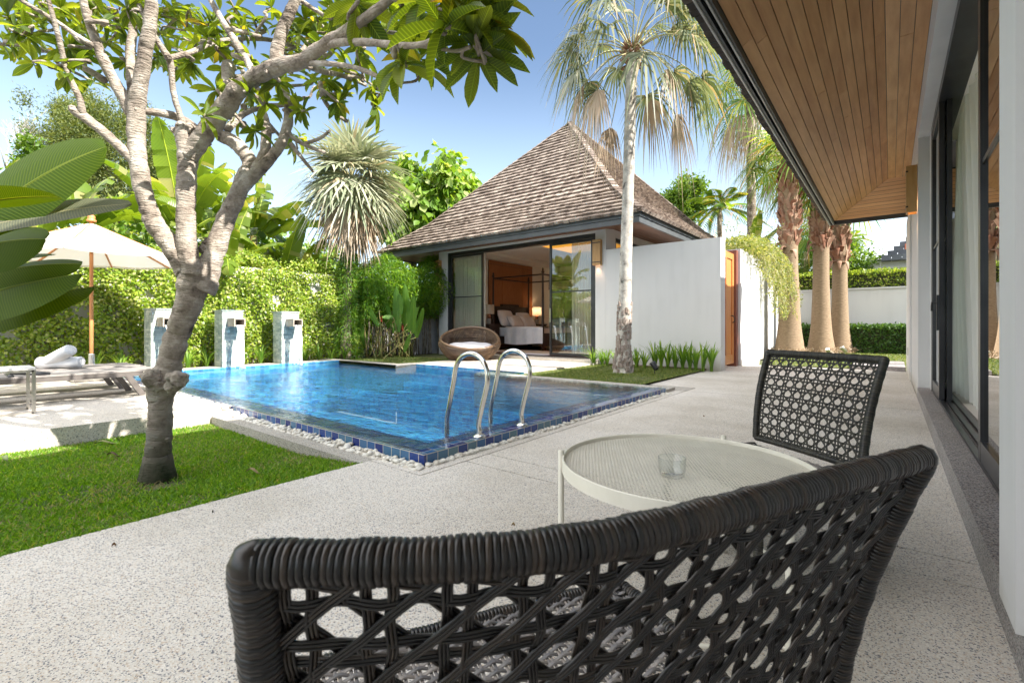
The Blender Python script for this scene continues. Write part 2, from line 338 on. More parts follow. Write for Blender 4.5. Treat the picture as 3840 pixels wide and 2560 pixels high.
M['kerb']=aggregate('kerb_aggregate',base=(.40,.38,.34),dark=(.09,.09,.10),dk=.25)
M['granite']=aggregate('grey_granite',base=(.33,.31,.30),dark=(.07,.07,.09),tan=(.24,.18,.16),scale=230,dk=.28)
M['plaster']=mat('white_plaster',(.74,.73,.72),(.66,.655,.645),scale=1.2,rough=.85,bmp=.06,bscale=90,dist=.003,lo=.3,hi=.62)
def weathered(name,c,dirt):
    # painted render: trowel mottling, faint rain streaks, splash dirt along the foot
    m,nt,b=_new(name); v=coord(nt,world=True)
    a=_n(nt,'ShaderNodeTexNoise'); a.inputs['Scale'].default_value=1.3; a.inputs['Detail'].default_value=8; nt.links.new(v,a.inputs['Vector'])
    mp=_n(nt,'ShaderNodeMapping'); mp.inputs['Scale'].default_value=(4,4,.5); nt.links.new(v,mp.inputs['Vector']); s_=_n(nt,'ShaderNodeTexNoise'); s_.inputs['Scale'].default_value=1.5; s_.inputs['Detail'].default_value=5; nt.links.new(mp.outputs[0],s_.inputs['Vector'])
    ad=_n(nt,'ShaderNodeMath',operation='ADD'); nt.links.new(a.outputs['Fac'],ad.inputs[0]); nt.links.new(s_.outputs['Fac'],ad.inputs[1]); h=_n(nt,'ShaderNodeMath',operation='MULTIPLY'); nt.links.new(ad.outputs[0],h.inputs[0]); h.inputs[1].default_value=.5
    r=ramp(nt,[(.34,tuple(k*.93 for k in c)),(.5,tuple(k*.985 for k in c)),(.62,c)]); nt.links.new(h.outputs[0],r.inputs[0])
    sp=nt.nodes.new('ShaderNodeSeparateXYZ'); nt.links.new(v,sp.inputs[0]); f=_n(nt,'ShaderNodeTexNoise'); f.inputs['Scale'].default_value=7; f.inputs['Detail'].default_value=8; nt.links.new(v,f.inputs['Vector'])
    q=_n(nt,'ShaderNodeMath',operation='MULTIPLY_ADD'); nt.links.new(f.outputs['Fac'],q.inputs[0]); q.inputs[1].default_value=-.42; nt.links.new(sp.outputs[2],q.inputs[2])
    mr=_n(nt,'ShaderNodeMapRange'); nt.links.new(q.outputs[0],mr.inputs['Value']); mr.inputs['From Min'].default_value=.02; mr.inputs['From Max'].default_value=-.22; mr.inputs['To Max'].default_value=.75
    mi=_n(nt,'ShaderNodeMix',data_type='RGBA'); nt.links.new(mr.outputs[0],mi.inputs['Factor']); nt.links.new(r.outputs[0],mi.inputs['A']); mi.inputs['B'].default_value=(*dirt,1)
    nt.links.new(mi.outputs['Result'],b.inputs['Base Color']); b.inputs['Roughness'].default_value=.88
    n9=_n(nt,'ShaderNodeTexNoise'); n9.inputs['Scale'].default_value=45; n9.inputs['Detail'].default_value=6; nt.links.new(v,n9.inputs['Vector']); bump(nt,b,n9.outputs['Fac'],.12,.004); return m
M['plaster']=weathered('white_plaster',(.625,.62,.62),(.42,.38,.31))
M['plaster_in']=mat('cream_plaster',(.80,.76,.69),rough=.85)
M['greywall']=mat('grey_garden_plaster',(.55,.54,.53),(.36,.35,.34),scale=1.1,rough=.9,bmp=.1,bscale=60,dist=.004)
M['soil']=mat('soil',(.09,.065,.045),(.16,.12,.08),scale=6,rough=.95,bmp=.6,bscale=20)
M['turf']=mat('turf',(.05,.085,.018),(.13,.12,.05),scale=5,rough=.95,bmp=.5,bscale=60)
M['ground']=mat('garden_ground',(.06,.09,.03),(.12,.11,.06),scale=.8,rough=.95)
BL=[(0,(.012,.035,.22)),(.3,(.02,.07,.38)),(.55,(.03,.16,.50)),(.8,(.09,.30,.55)),(1,(.20,.42,.52))]
M['rim']=tiles('rim_tiles',[(0,(.008,.02,.14)),(.35,(.015,.05,.22)),(.6,(.025,.10,.26)),(.85,(.06,.15,.25)),(1,(.10,.18,.22))])
M['basin']=tiles('basin_tiles',[(0,(.008,.10,.38)),(.3,(.015,.20,.52)),(.6,(.04,.34,.62)),(1,(.12,.48,.68))],grout=(.3,.6,.7),rough=.3)
M['water']=watermat('pool_water')
M['stone']=ledgestone('ledge_stone')
M['spout']=mat('bronze_grey_stone',(.30,.25,.20),(.42,.37,.31),scale=8,rough=.6)
M['steel']=mat('polished_steel',(.75,.74,.70),(.62,.60,.55),scale=14,rough=.13,metal=1,bmp=.03,bscale=40)
M['brushed']=mat('brushed_steel',(.6,.57,.53),rough=.3,metal=1)
M['black']=mat('black_frame',(.018,.019,.022),(.035,.036,.04),scale=3,rough=.3,spec=.5)
M['darkgrey']=mat('slate_paint',(.055,.06,.066),(.085,.09,.095),scale=1.5,rough=.45)
M['glass']=glassmat('window_glass',boost=2.2)
M['sheer']=None
M['panel']=woodmat('panel_teak',(.30,.105,.035),(.40,.16,.055),st=(6,6,1),island=.25)
M['darkwood']=woodmat('dark_wood',(.022,.012,.010),(.05,.028,.02),island=.2,rough=.35)
M['floorwood']=woodmat('red_floor_wood',(.20,.06,.025),(.32,.11,.05),st=(1,8,1),rough=.25)
M['orangewood']=woodmat('orange_teak',(.50,.17,.045),(.62,.26,.08),st=(8,8,1),island=.3,rough=.4)
M['sconce']=woodmat('brass_wood',(.38,.20,.06),(.50,.29,.11),st=(5,5,1),island=.1,rough=.4)
M['soffit']=woodmat('soffit_cedar',(.44,.22,.09),(.66,.38,.18),st=(9,1,9),island=.25,scale=1.6,rough=.42,lo=.28,hi=.8)
M['soffit2']=woodmat('dark_soffit_wood',(.14,.055,.025),(.22,.09,.04),st=(1,6,6),island=.4)
M['shingle']=shingmat('weathered_shingle',((.135,.098,.078),(.35,.285,.24)))
M['shingle_d']=shingmat('dark_shingle',((.035,.026,.022),(.10,.075,.06)))
M['farshingle']=shingmat('grey_shingle',((.06,.065,.08),(.14,.15,.17)))
M['alu']=mat('aluminium_gutter',(.45,.45,.46),(.33,.33,.34),scale=4,rough=.35,metal=.7)
M['linen']=mat('white_linen',(.82,.80,.82),(.72,.71,.75),scale=3,rough=.9,bmp=.2,bscale=12,dist=.02)
M['towel']=mat('white_towel',(.86,.86,.86),rough=.95,bmp=.5,bscale=220,scale=50,dist=.004)
M['cushion']=mat('pale_cushion',(.70,.69,.72),(.64,.63,.67),scale=8,rough=.9)
M['sling']=mat('taupe_sling',(.28,.255,.24),(.23,.21,.195),scale=20,rough=.7)
M['loungeframe']=mat('taupe_aluminium',(.13,.115,.105),(.17,.15,.14),scale=5,rough=.4,metal=.3)
M['tabletop_w']=mat('white_tabletop',(.75,.74,.72),rough=.3)
M['pole']=woodmat('orange_pole_wood',(.50,.19,.06),(.62,.29,.11),st=(8,8,1),rough=.45,island=.1)
M['cream']=mat('cream_metal',(.76,.73,.64),(.70,.67,.58),scale=10,rough=.42)
M['copper']=mat('copper',(.62,.27,.16),rough=.25,metal=1)
M['cement']=mat('cement',(.33,.33,.32),rough=.8)
M['rug']=mat('beige_rug',(.50,.42,.34),rough=.95)
M['blind']=mat('taupe_blind',(.36,.29,.26),rough=.9)
def rattan(name,c1,c2,c3,rough=.32,n=1):
    m,nt,b=_new(name); g=nt.nodes.new('ShaderNodeNewGeometry'); v=coord(nt,world=True)
    no=_n(nt,'ShaderNodeTexNoise'); no.inputs['Scale'].default_value=55; no.inputs['Detail'].default_value=3; nt.links.new(v,no.inputs['Vector'])
    ad=_n(nt,'ShaderNodeMath',operation='MULTIPLY_ADD'); nt.links.new(g.outputs['Random Per Island'],ad.inputs[0]); ad.inputs[1].default_value=.6; 
    m2=_n(nt,'ShaderNodeMath',operation='MULTIPLY'); nt.links.new(no.outputs['Fac'],m2.inputs[0]); m2.inputs[1].default_value=.5; nt.links.new(m2.outputs[0],ad.inputs[2])
    r=ramp(nt,[(.15,c1),(.55,c2),(.85,c3)]); nt.links.new(ad.outputs[0],r.inputs[0]); nt.links.new(r.outputs[0],b.inputs['Base Color'])
    b.inputs['Roughness'].default_value=rough; b.inputs['Specular IOR Level'].default_value=.5
    bump(nt,b,no.outputs['Fac'],.3,.001); return m
M['rattan']=rattan('charcoal_rattan',(.006,.006,.007),(.013,.011,.0105),(.036,.025,.018))
M['rattan2']=rattan('olive_charcoal_rattan',(.014,.014,.016),(.03,.029,.025),(.062,.056,.04))
M['seat']=rattan('rattan_seat_sky_sheen',(.11,.105,.11),(.22,.205,.20),(.32,.28,.25),rough=.28)  # seat strands paler than the frame: sky sheen put into their colour
M['rattan3']=rattan('brown_rattan',(.06,.036,.024),(.13,.08,.05),(.24,.155,.09))
M['lampglow']=emit('warm_cove',(1,.42,.05),.3)
M['sconceglow']=emit('sconce_glow',(1,.62,.3),3)
M['pebble']=mat('white_pebble',(.70,.68,.63),(.50,.44,.36),scale=6,rough=.5,island=.7,lo=.45,hi=1.0)
M['frangi']=barkmat('frangipani_bark',(.25,.205,.17),(.42,.365,.31),moss=(.018,.026,.008),mossz=.5,lich=(.60,.56,.51),z0=.02)
M['palmbark']=barkmat('grey_palm_bark',(.36,.33,.29),(.56,.52,.46),rs=90,scale=5,lich=(.7,.67,.62))
M['boot']=mat('palm_boot',(.20,.15,.12),(.42,.36,.32),scale=12,rough=.85,bmp=.5,bscale=40,island=.6,lo=.2,hi=.9)
M['bootred']=mat('red_palm_boot',(.22,.085,.045),(.42,.27,.19),scale=8,rough=.85,bmp=.5,bscale=40,island=.7,lo=.15,hi=.9)
M['thick']=mat('tan_palm_bark',(.17,.11,.065),(.36,.26,.165),scale=5,rough=.9,bmp=.7,bscale=9,st=(2,2,16),lo=.3,hi=.7)
M['ltrunk']=barkmat('vine_trunk_bark',(.14,.11,.08),(.28,.23,.17))
M['petiole']=mat('petiole',(.28,.30,.12),(.42,.34,.18),scale=6,rough=.5)
M['stem']=mat('banana_stem',(.10,.16,.035),(.22,.14,.06),scale=5,rough=.5,st=(4,4,1))
M['twig']=mat('bare_twig',(.45,.42,.38),rough=.8)
M['l_frangi']=leafmat('frangipani_leaf',(.05,.12,.012),(.10,.20,.02),tr=.55,trc=(2.6,2.1,.5),veins=16,rough=.4,stops=[(0,(.04,.085,.012)),(.55,(.085,.14,.02)),(.975,(.16,.21,.035)),(1,(.36,.25,.03))])
M['l_hedge']=leafmat('hedge_leaf',(.08,.16,.015),(.20,.28,.03),tr=.35,rough=.35,stops=[(0,(.10,.17,.014)),(.5,(.21,.31,.03)),(.85,(.36,.42,.06)),(1,(.52,.52,.25))])
M['l_banana']=leafmat('banana_leaf',(.10,.20,.02),(.20,.30,.04),tr=.45,veins=70,rough=.35,stops=[(0,(.06,.13,.014)),(.7,(.13,.20,.025)),(1,(.30,.28,.13))])
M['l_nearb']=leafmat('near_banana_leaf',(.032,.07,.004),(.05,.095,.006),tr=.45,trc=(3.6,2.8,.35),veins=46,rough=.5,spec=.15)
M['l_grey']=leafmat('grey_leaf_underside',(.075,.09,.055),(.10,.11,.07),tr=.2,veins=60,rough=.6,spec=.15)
M['l_dry']=leafmat('dry_frond',(.30,.22,.15),(.45,.36,.26),tr=.2,trc=(1.4,1.2,.9))
M['l_silver']=leafmat('silver_fan_leaf',(.20,.24,.15),(.42,.44,.33),tr=.25,trc=(1.3,1.3,.9),rough=.4,stops=[(0,(.16,.20,.11)),(.5,(.32,.34,.23)),(.9,(.50,.49,.38)),(1,(.40,.31,.2))])
M['l_fan']=leafmat('fan_palm_leaf',(.09,.13,.04),(.2,.24,.1),tr=.3,trc=(1.6,1.6,.8),rough=.35,stops=[(0,(.06,.08,.035)),(.5,(.13,.155,.085)),(.85,(.27,.28,.19)),(1,(.38,.27,.17))])
M['l_fan2']=leafmat('green_fan_leaf',(.07,.15,.02),(.2,.3,.04),tr=.4,stops=[(0,(.05,.12,.02)),(.6,(.15,.25,.04)),(.85,(.3,.33,.06)),(1,(.55,.28,.07))])
M['l_heart']=leafmat('heart_leaf',(.10,.20,.02),(.24,.34,.06),tr=.4,stops=[(0,(.09,.19,.02)),(.7,(.20,.32,.05)),(1,(.42,.45,.22))])
M['l_wispy']=leafmat('wispy_leaf',(.07,.10,.03),(.16,.19,.06),tr=.3,stops=[(0,(.05,.08,.025)),(.6,(.13,.17,.05)),(1,(.26,.28,.11))])
M['l_bamboo']=leafmat('bamboo_leaf',(.05,.14,.01),(.12,.25,.02),tr=.45,stops=[(0,(.06,.15,.012)),(.6,(.13,.27,.02)),(1,(.27,.40,.04))])
M['l_helic']=leafmat('heliconia_leaf',(.05,.14,.02),(.10,.22,.03),tr=.4,veins=50)
M['l_strap']=leafmat('strap_leaf',(.07,.17,.02),(.2,.33,.05),tr=.4,stops=[(0,(.06,.15,.02)),(.7,(.15,.28,.03)),(1,(.32,.42,.08))])
M['l_tree']=leafmat('broad_tree_leaf',(.06,.13,.02),(.18,.28,.05),tr=.35)
M['l_dark']=leafmat('clipped_hedge_leaf',(.03,.09,.015),(.09,.17,.03),tr=.3)
M['l_vine']=leafmat('pale_creeper_leaf',(.2,.28,.05),(.38,.42,.14),tr=.4,stops=[(0,(.10,.15,.03)),(.5,(.21,.25,.07)),(1,(.40,.38,.2))])
M['grass']=leafmat('grass_blade',(.05,.15,.008),(.14,.30,.02),tr=.4,trc=(1.9,1.8,.5),stops=[(0,(.06,.15,.01)),(.6,(.15,.31,.018)),(.9,(.25,.39,.035)),(1,(.42,.36,.13))])
M['drygrass']=leafmat('dry_blade',(.30,.26,.12),(.42,.36,.2),tr=.3,trc=(1.3,1.2,.8))
M['clover']=leafmat('clover',(.05,.15,.02),(.12,.27,.04),tr=.35)
M['grass2']=leafmat('dry_grass_blade',(.09,.15,.02),(.22,.26,.06),tr=.4,trc=(1.7,1.6,.6),stops=[(0,(.06,.12,.02)),(.6,(.14,.2,.04)),(1,(.36,.34,.15))])
def fabric(name,c,tr=.3,op=1):
    m,nt,b=_new(name); out=nt.nodes['Material Output']; b.inputs['Base Color'].default_value=(*c,1); b.inputs['Roughness'].default_value=.9
    t=nt.nodes.new('ShaderNodeBsdfTranslucent'); t.inputs[0].default_value=(*c,1); ms=nt.nodes.new('ShaderNodeMixShader'); ms.inputs[0].default_value=tr
    nt.links.new(b.outputs[0],ms.inputs[1]); nt.links.new(t.outputs[0],ms.inputs[2]); last=ms
    if op<1:
        tp=nt.nodes.new('ShaderNodeBsdfTransparent'); m3=nt.nodes.new('ShaderNodeMixShader'); m3.inputs[0].default_value=op; nt.links.new(tp.outputs[0],m3.inputs[1]); nt.links.new(ms.outputs[0],m3.inputs[2]); last=m3
    nt.links.new(last.outputs[0],out.inputs[0]); return m
M['canvas']=fabric('umbrella_canvas',(.80,.74,.64),.28)
M['sheer']=fabric('sheer_curtain',(.85,.83,.78),.5,.72)
M['shade']=fabric('lamp_shade_fabric',(.82,.76,.66),.4)
def clearglass(name):
    m,nt,b=_new(name); b.inputs['Roughness'].default_value=.0; b.inputs['Transmission Weight'].default_value=1; b.inputs['IOR'].default_value=1.45; b.inputs['Base Color'].default_value=(.98,.99,.99,1); return m
M['clear']=glassmat('clear_glass',(.97,.98,.98),boost=1.3)
def st(o): return props(o,kind='structure')
# ---- ground and paving
g=MB(); g.quad((-300,-300,-.155),(300,-300,-.155),(300,300,-.155),(-300,300,-.155))
# hole for the pool is left out of the ground sheet
g=MB()
X0,X1,Y0,Y1=-11.4,-2.61,2.25,6.8
for (a,b,c,d) in ((-300,X0-.15,-300,300),(X1+.02,300,-300,300),(X0-.15,X1+.02,-300,Y0-.02),(X0-.15,X1+.02,7.7,300)): g.quad((a,c,-.155),(b,c,-.155),(b,d,-.155),(a,d,-.155))
st(g.build('ground',M['ground']))
p=MB(); zb=-.15
for (a,b,c,d) in ((-3.02,.29,-4,2.08),(-2.453,.29,2.08,2.512),(-2.453,.29,2.525,2.762),(-2.453,.29,2.775,7.387),(-2.453,.29,7.40,7.8),(-3.22,.29,7.8,10.9),(-2.96,.29,10.9,13.4),(-3.9,-2.96,11.25,13.4),(-2.56,-2.465,2.09,6.9)):
    p.box(a,b,c,d,zb,0)
p.box(-3.02,-2.561,2.09,2.14,zb,0)
for q_ in ((-5.9,-2.5,2.02,2.245),(-2.6,-2.5,2.246,6.95)): p.box(*q_,-.16,-.036)
p.box(-2.61,-2.462,6.9,7.3,zb,.003); p.box(-2.61,-2.462,6.84,6.9,zb,-.01)
st(p.build('patio',M['agg']))
k=MB(); k.box(-5.86,-3.02,2.0,2.13,zb,.0); k.box(-6.5,-2.612,6.9,7.3,-.6,.05); k.box(-2.9,-2.46,7.3,7.795,zb,.004); k.box(-12.4,-9.25,6.9,7.2,-.6,.09); k.box(-9.25,-9.0,6.9,7.5,-.6,.092)
st(k.build('kerb',M['kerb']))
d=MB(); d.box(-11.42,-5.89,2.101,2.236,zb,.045); d.box(-11.42,-5.88,-3.5,2.1,zb,.08); d.box(-11.9,-11.46,-3.5,6.9,zb,.095)
st(d.build('pool_deck',M['agg2']))
t=MB(); t.box(-9.3,-5.72,7.5,10.4,-.6,.08); t.box(-9.9,-5.85,10.4,11.0,-.1,.14); t.box(-5.85,-5.72,10.4,11.0,-.1,.139)
st(t.build('terrace',M['agg2']))
s=MB(); s.box(-.7,.26,13.4,14.4,-.1,.1); s.box(-.7,.26,14.404,15.4,-.1,.11); st(s.build('garden_step',M['granite']))
# lawns: gently uneven sheets
def lawn_z(x,y):
    return -.02-.075*min(1,max(0,(-3.02-x)/.9))+.008*math.sin(x*5)*math.cos(y*4)
l=MB(); l.grid(lambda u,v:(-5.88+2.86*u,-4+6.0*v,lawn_z(-5.88+2.86*u,-4+6*v)),40,60); st(l.build('lawn',M['turf'],smooth=True))
l=MB(); l.grid(lambda u,v:(-6.5+3.28*u,7.3+3.7*v,.03+.015*math.sin(u*9)*math.sin(v*7)),20,20); st(l.build('lawn_by_the_villa',M['turf'],smooth=True))
l=MB(); l.quad((-12.4,7.2,.05),(-9.3,7.2,.05),(-9.3,12,.05),(-12.4,12,.05)); st(l.build('lawn_strip',M['turf']))
l=MB(); l.quad((-2.66,13.4,.02),(6,13.4,.02),(6,22,.02),(-2.66,22,.02)); st(l.build('back_lawn',M['turf']))
so=MB(); so.box(-12.4,-11.9,-3.5,7.2,-.15,.05); so.box(-5.75,-3.22,10.72,10.99,0,.05); st(so.build('planting_bed',M['soil']))
# ---- pool
b=MB()
L=.315; W=.05
# basin walls, floor, ledge
def vquad(x0,y0,x1,y1,z0,z1): b.quad((x0,y0,z0),(x1,y1,z0),(x1,y1,z1),(x0,y0,z1))
zf=-1.25
b.quad((X0,Y0+L,zf),(X1-L,Y0+L,zf),(X1-L,Y1,zf),(X0,Y1,zf))
vquad(X0,Y0+L,X1-L,Y0+L,zf,W); vquad(X1-L,Y0+L,X1-L,Y1,zf,W); vquad(X0,Y0,X0,Y1+.12,zf,.093)
vquad(X0,Y1+.1,-9.0,Y1+.1,zf,.088); vquad(-5.7,Y1+.1,X1,Y1+.1,zf,.047); vquad(X0,Y0,X0,Y0+L,zf,.09)
# steps to the terrace
for i in range(3):
    ya=6.93+.19*i; z1=-.52+.2*i
    b.quad((-9.0,ya,z1),(-5.7,ya,z1),(-5.7,7.5,z1),(-9.0,7.5,z1)); vquad(-9.0,ya,-5.7,ya,z1-(.2 if i else .8),z1)
vquad(-9.0,6.9,-9.0,7.5,-1,.07); vquad(-5.7,6.9,-5.7,7.5,-1,.045); vquad(-9,7.495,-5.7,7.495,-1,.076)
st(b.build('pool_basin',M['basin']))
r=MB()
# ledge + overflow rim: top tiles and outer face
r.box(X1-L,X1-.106,Y0,Y1+.1,-.1,W+.004); r.box(X0,X1-L-.0005,Y0,Y0+L,-.1,W+.0035)
r.box(X1-.105,X1+.012,Y0-.012,Y1+.09,-.12,.083); r.box(X0,X1-.106,Y0-.012,Y0+.02,-.12,.083)
st(r.build('pool_rim',M['rim']))
w=MB()
xs=X1-.106
w.quad((X0,Y0+.021,.072),(xs,Y0+.021,.072),(xs,Y1+.1,.072),(X0,Y1+.1,.072)); w.quad((-9.0,Y1+.1,.072),(-5.7,Y1+.1,.072),(-5.7,7.495,.072),(-9.0,7.495,.072))
st(w.build('pool_water',M['water']))
# ---- pebbles in the overflow channel
def pebbles():
    me=bmesh_ico(1); V=[];LI=[];n=0
    spots=[]
    def fill(x0,x1,y0,y1,z,c):
        for _ in range(c): spots.append((random.uniform(x0,x1),random.uniform(y0,y1),z+random.uniform(0,.025)))
    fill(-5.85,-2.56,2.14,2.232,-.022,950); fill(-2.592,-2.558,2.14,6.85,-.008,620); fill(-5.85,-2.58,2.15,2.232,.0,260); fill(-8.5,-5.9,2.12,2.235,.05,260); fill(-6.4,-2.6,6.86,6.9,.03,90); fill(-2.62,-2.5,6.75,6.9,-.01,25)
    v0,f0=me
    for (x,y,z) in spots:
        s=random.uniform(.011,.024); q=Matrix.Rotation(random.uniform(0,6),3,'Z')@Matrix.Rotation(random.uniform(-.6,.6),3,'X'); q=np.array(q)
        v=v0*np.array([s*random.uniform(1,1.5),s,s*random.uniform(.55,.8)]); V.append(v@q.T+np.array([x,y,z])); LI.append(f0.ravel()+n); n+=len(v0)
    V=np.concatenate(V); LI=np.concatenate(LI); o=rawmesh('pebbles',M['pebble'],V,LI,np.full(len(LI)//3,3),None,True)
    props(o,'loose white river pebbles filling the channel around the pool rim','pebbles',kind='stuff')
def bmesh_ico(sub):
    import bmesh
    bm=bmesh.new(); bmesh.ops.create_icosphere(bm,subdivisions=sub+1,radius=1); v=np.array([q.co[:] for q in bm.verts]); f=np.array([[a.index for a in q.verts] for q in bm.faces]); bm.free(); return v,f
pebbles()
# ---- grass
def grass(name,label,n,fx,m,h=(.02,.045),w=.006,lean=.7):
    pts=[]; 
    while len(pts)<n:
        p=fx()
        if p is not None: pts.append(p)
    C=np.array(pts); A=rdir(n,0)*lean; A[:,2]=1; N=rdir(n,.1)
    o=leafmesh(name,M[m],C,A,N,RNG.uniform(h[0],h[1],n),RNG.uniform(w*.7,w*1.5,n),T_BLADE)
    props(o,label,'grass',kind='stuff')
def f1():
    # denser towards the camera side that shows largest
    x=-5.88+2.85*random.random(); y=-.9+2.9*random.random()
    dx,dy=x+3.88,y-1.0
    if dx*dx+dy*dy<.012: return None
    # worn thin patches
    w_=math.sin(x*3.1+1+math.sin(y*2))*math.sin(y*4.3+math.sin(x*5))+.3*math.sin(x*11)*math.sin(y*13)
    if (w_>.55 or dx*dx+dy*dy<.06) and random.random()<.62: return None
    return (x,y,lawn_z(x,y)-.004)
grass('grass','short bright green carpet grass growing round the frangipani trunk',95000,f1,'grass',(.02,.048),.0085,1.2)
def f1b():
    while True:
        x=-5.88+2.85*random.random(); y=-.9+2.9*random.random()
        if math.sin(x*2.1+2)*math.sin(y*2.9+1)+.4*math.sin(x*7+y*5)>-.1: return (x,y,lawn_z(x,y))
grass('grass','scattered dry straw coloured blades through the near lawn',9000,f1b,'drygrass',(.02,.05),.005,1.5)
grass('clover','small round clover leaves mixed in the near lawn',9000,f1b,'clover',(.012,.022),.013,2.2)
grass('grass','blades spilling over the lawn edge onto the patio',1400,lambda:(-3.03+random.uniform(-.03,.014),-.9+2.9*random.random(),-.012),'grass',(.018,.04),.0075,1.4)
def f2():
    x=-6.5+3.3*random.random(); y=7.3+3.5*random.random()
    if (x+4.33)**2+(y-9.07)**2<.05: return None
    return (x,y,.03)
grass('grass','thin dry grass between the pool kerb and the villa wall',32000,f2,'grass2',(.02,.05),.007,1.0)
grass('grass','trimmed grass strip before the heliconia stand',9000,lambda:(-12.3+3.0*random.random(),7.2+2.2*random.random(),.05),'grass2',(.02,.05),.009)
grass('grass','sunlit grass under the three thick palms',12000,lambda:(-2.6+4*random.random(),13.45+8*random.random(),.02),'grass2',(.03,.06),.012)
# fallen leaves
lf=[((875,1603),.15,'yellow fallen leaf lying beside the concrete kerb',(.50,.38,.03),.4),((395,1664),.16,'pale curled fallen leaf left of the frangipani trunk',(.33,.34,.12),1.2),((440,1653),.09,'small pale green fallen leaf nearest the trunk',(.3,.36,.14),2.2),((425,1708),.09,'brown shrivelled leaf on the grass left of the trunk',(.14,.09,.04),.9),((950,1795),.10,'dry tan leaf near the patio edge of the lawn',(.34,.26,.12),.7),((18,1722),.10,'dark green fallen leaf at the sunlit lawn border',(.10,.13,.05),.2),((620,1815),.05,'tiny dark brown leaf in front of the trunk',(.04,.025,.015),1.8)]
lf2=[((1929,1970),.035,'tiny tan leaf scrap on the patio left of the table',(.32,.22,.08),.5),((798,1921),.018,'dark speck of leaf litter on the patio near the chair corner',(.05,.035,.02),.1),((432,2045),.03,'small brown leaf on the open patio at lower left',(.22,.12,.05),1.1),((2640,1560),.05,'curled brown leaf on the path before the far chair',(.25,.15,.07),2.0)]
for (px_,L_,lab,c,a) in lf+lf2:
    on=L_<.06 and lab in [k[2] for k in lf2]; zz=0 if on else -.07; d=(1-zz)*F/(px_[1]-1222); q=P(px_[0],px_[1],d); q.z=-.012 if on else lawn_z(q.x,q.y)+.03
    m=MB(); rot=Matrix.Rotation(a,3,'Z')
    m.grid(lambda u,v:tuple(q+rot@Vector(((u-.5)*L_,(v-.5)*L_*.36*math.sin(PI*min(.98,max(.03,u))),.018*math.sin(u*5)+.02*abs(v-.5)))),8,4)
    props(m.build('fallen_leaf',mat('fallen_leaf_tone',c,tuple(k*.6 for k in c),scale=30,rough=.7),smooth=True),lab,'leaf',group='leaves fallen on the lawn')
# ================= villa pavilion =================
YF=11.0; VX0,VX1=-12.0,-5.72; ZF=.15
V=thing('villa','white pool villa with a steep shingled pyramid roof and an open glass front','villa',(-8.9,13.5,0))
w=MB(); dx0,dx1,dzt=-11.58,-6.02,3.43
T=.22
w.box(VX0,dx0,YF,YF+T,-.1,3.62); w.box(dx1,VX1,YF,YF+T,-.1,3.62); w.box(dx0,dx1,YF,YF+T,dzt,3.62)
w.box(VX0,VX0+.2,YF+T,18.5,-.1,3.62); w.box(VX0+.2,VX1,18.3,18.5,-.1,3.62)
# right side wall with a strip of high windows
w.box(VX1-.2,VX1,YF+T,18.3,-.1,2.75); w.box(VX1-.2,VX1,YF+T,YF+.55,2.75,3.62); w.box(VX1-.2,VX1,YF+.55,18.3,3.35,3.62); w.box(VX1-.2,VX1,17.5,18.3,2.75,3.35)
w.build('wall',M['plaster'],V)
hw=MB(); 
for y in (YF+.55,YF+2.2,YF+3.9,17.42): hw.box(VX1-.12,VX1-.02,y,y+.08,2.75,3.35)
hw.box(VX1-.12,VX1-.02,YF+.55,17.5,2.752,2.82); hw.box(VX1-.12,VX1-.02,YF+.55,17.5,3.25,3.348)
hwo=hw.build('high_window',M['black'],V); gg=MB(); gg.box(VX1-.075,VX1-.065,YF+.6,17.45,2.83,3.24); gg.build('pane',M['glass'],hwo)
fl=MB(); fl.box(VX0+.2,VX1-.2,YF+.02,18.3,-.05,ZF); fl.build('floor',M['floorwood'],V)
ce=MB(); ce.box(VX0+.2,VX1-.2,YF+T,18.3,3.62,3.70); 
ce.box(VX0+.2,VX1-.2,YF+T,12.2,3.50,3.618); ce.box(VX0+.2,-10.9,12.2,18.3,3.50,3.618); 
ce.build('ceiling',M['plaster_in'],V)
cv=MB(); cv.box(-8.9,-6.2,12.25,14.5,3.60,3.616); cv.build('cove_light',M['lampglow'],V)
iw=MB(); iw.box(VX0+.2,VX0+.23,YF+T,18.3,ZF,3.5); iw.box(VX0+.23,VX1-.2,16.9,17.0,ZF,3.5); iw.build('interior_wall',M['plaster_in'],V)
# headboard panelling (three columns, two rows) with dark shadow gaps
pn=MB()
ys=[13.25,14.05,15.28,16.0]; zs=[ZF+.02,3.34,3.78-.3]
for i in range(3):
    for j in range(2): pn.box(-11.77,-11.72,ys[i]+.008,ys[i+1]-.008,zs[j]+.008,zs[j+1]-.008)
pn.build('wall_panel',M['panel'],V)
pk=MB(); pk.box(-11.769,-11.745,13.25,16.0,ZF,3.47); pk.build('panel_backing',M['darkwood'],V)
# window on the far side of the room + blind
wn=MB(); wn.box(-11.3,-10.2,16.86,16.898,.4,2.75); wn.build('inner_window',mat('garden_green_glass',(.10,.16,.09),rough=.15),V)
for x in (-10.75,-10.15): 
    q=MB(); q.box(x-.09,x+.09,16.80,16.858,.3,2.8); q.build('window_post',M['black'],V)
bl=MB()
for i in range(6): bl.box(-11.35,-10.0,16.70-.012*i,16.78,3.25-.12*i-.11,3.25-.12*i)
bl.build('roman_blind',M['blind'],V)
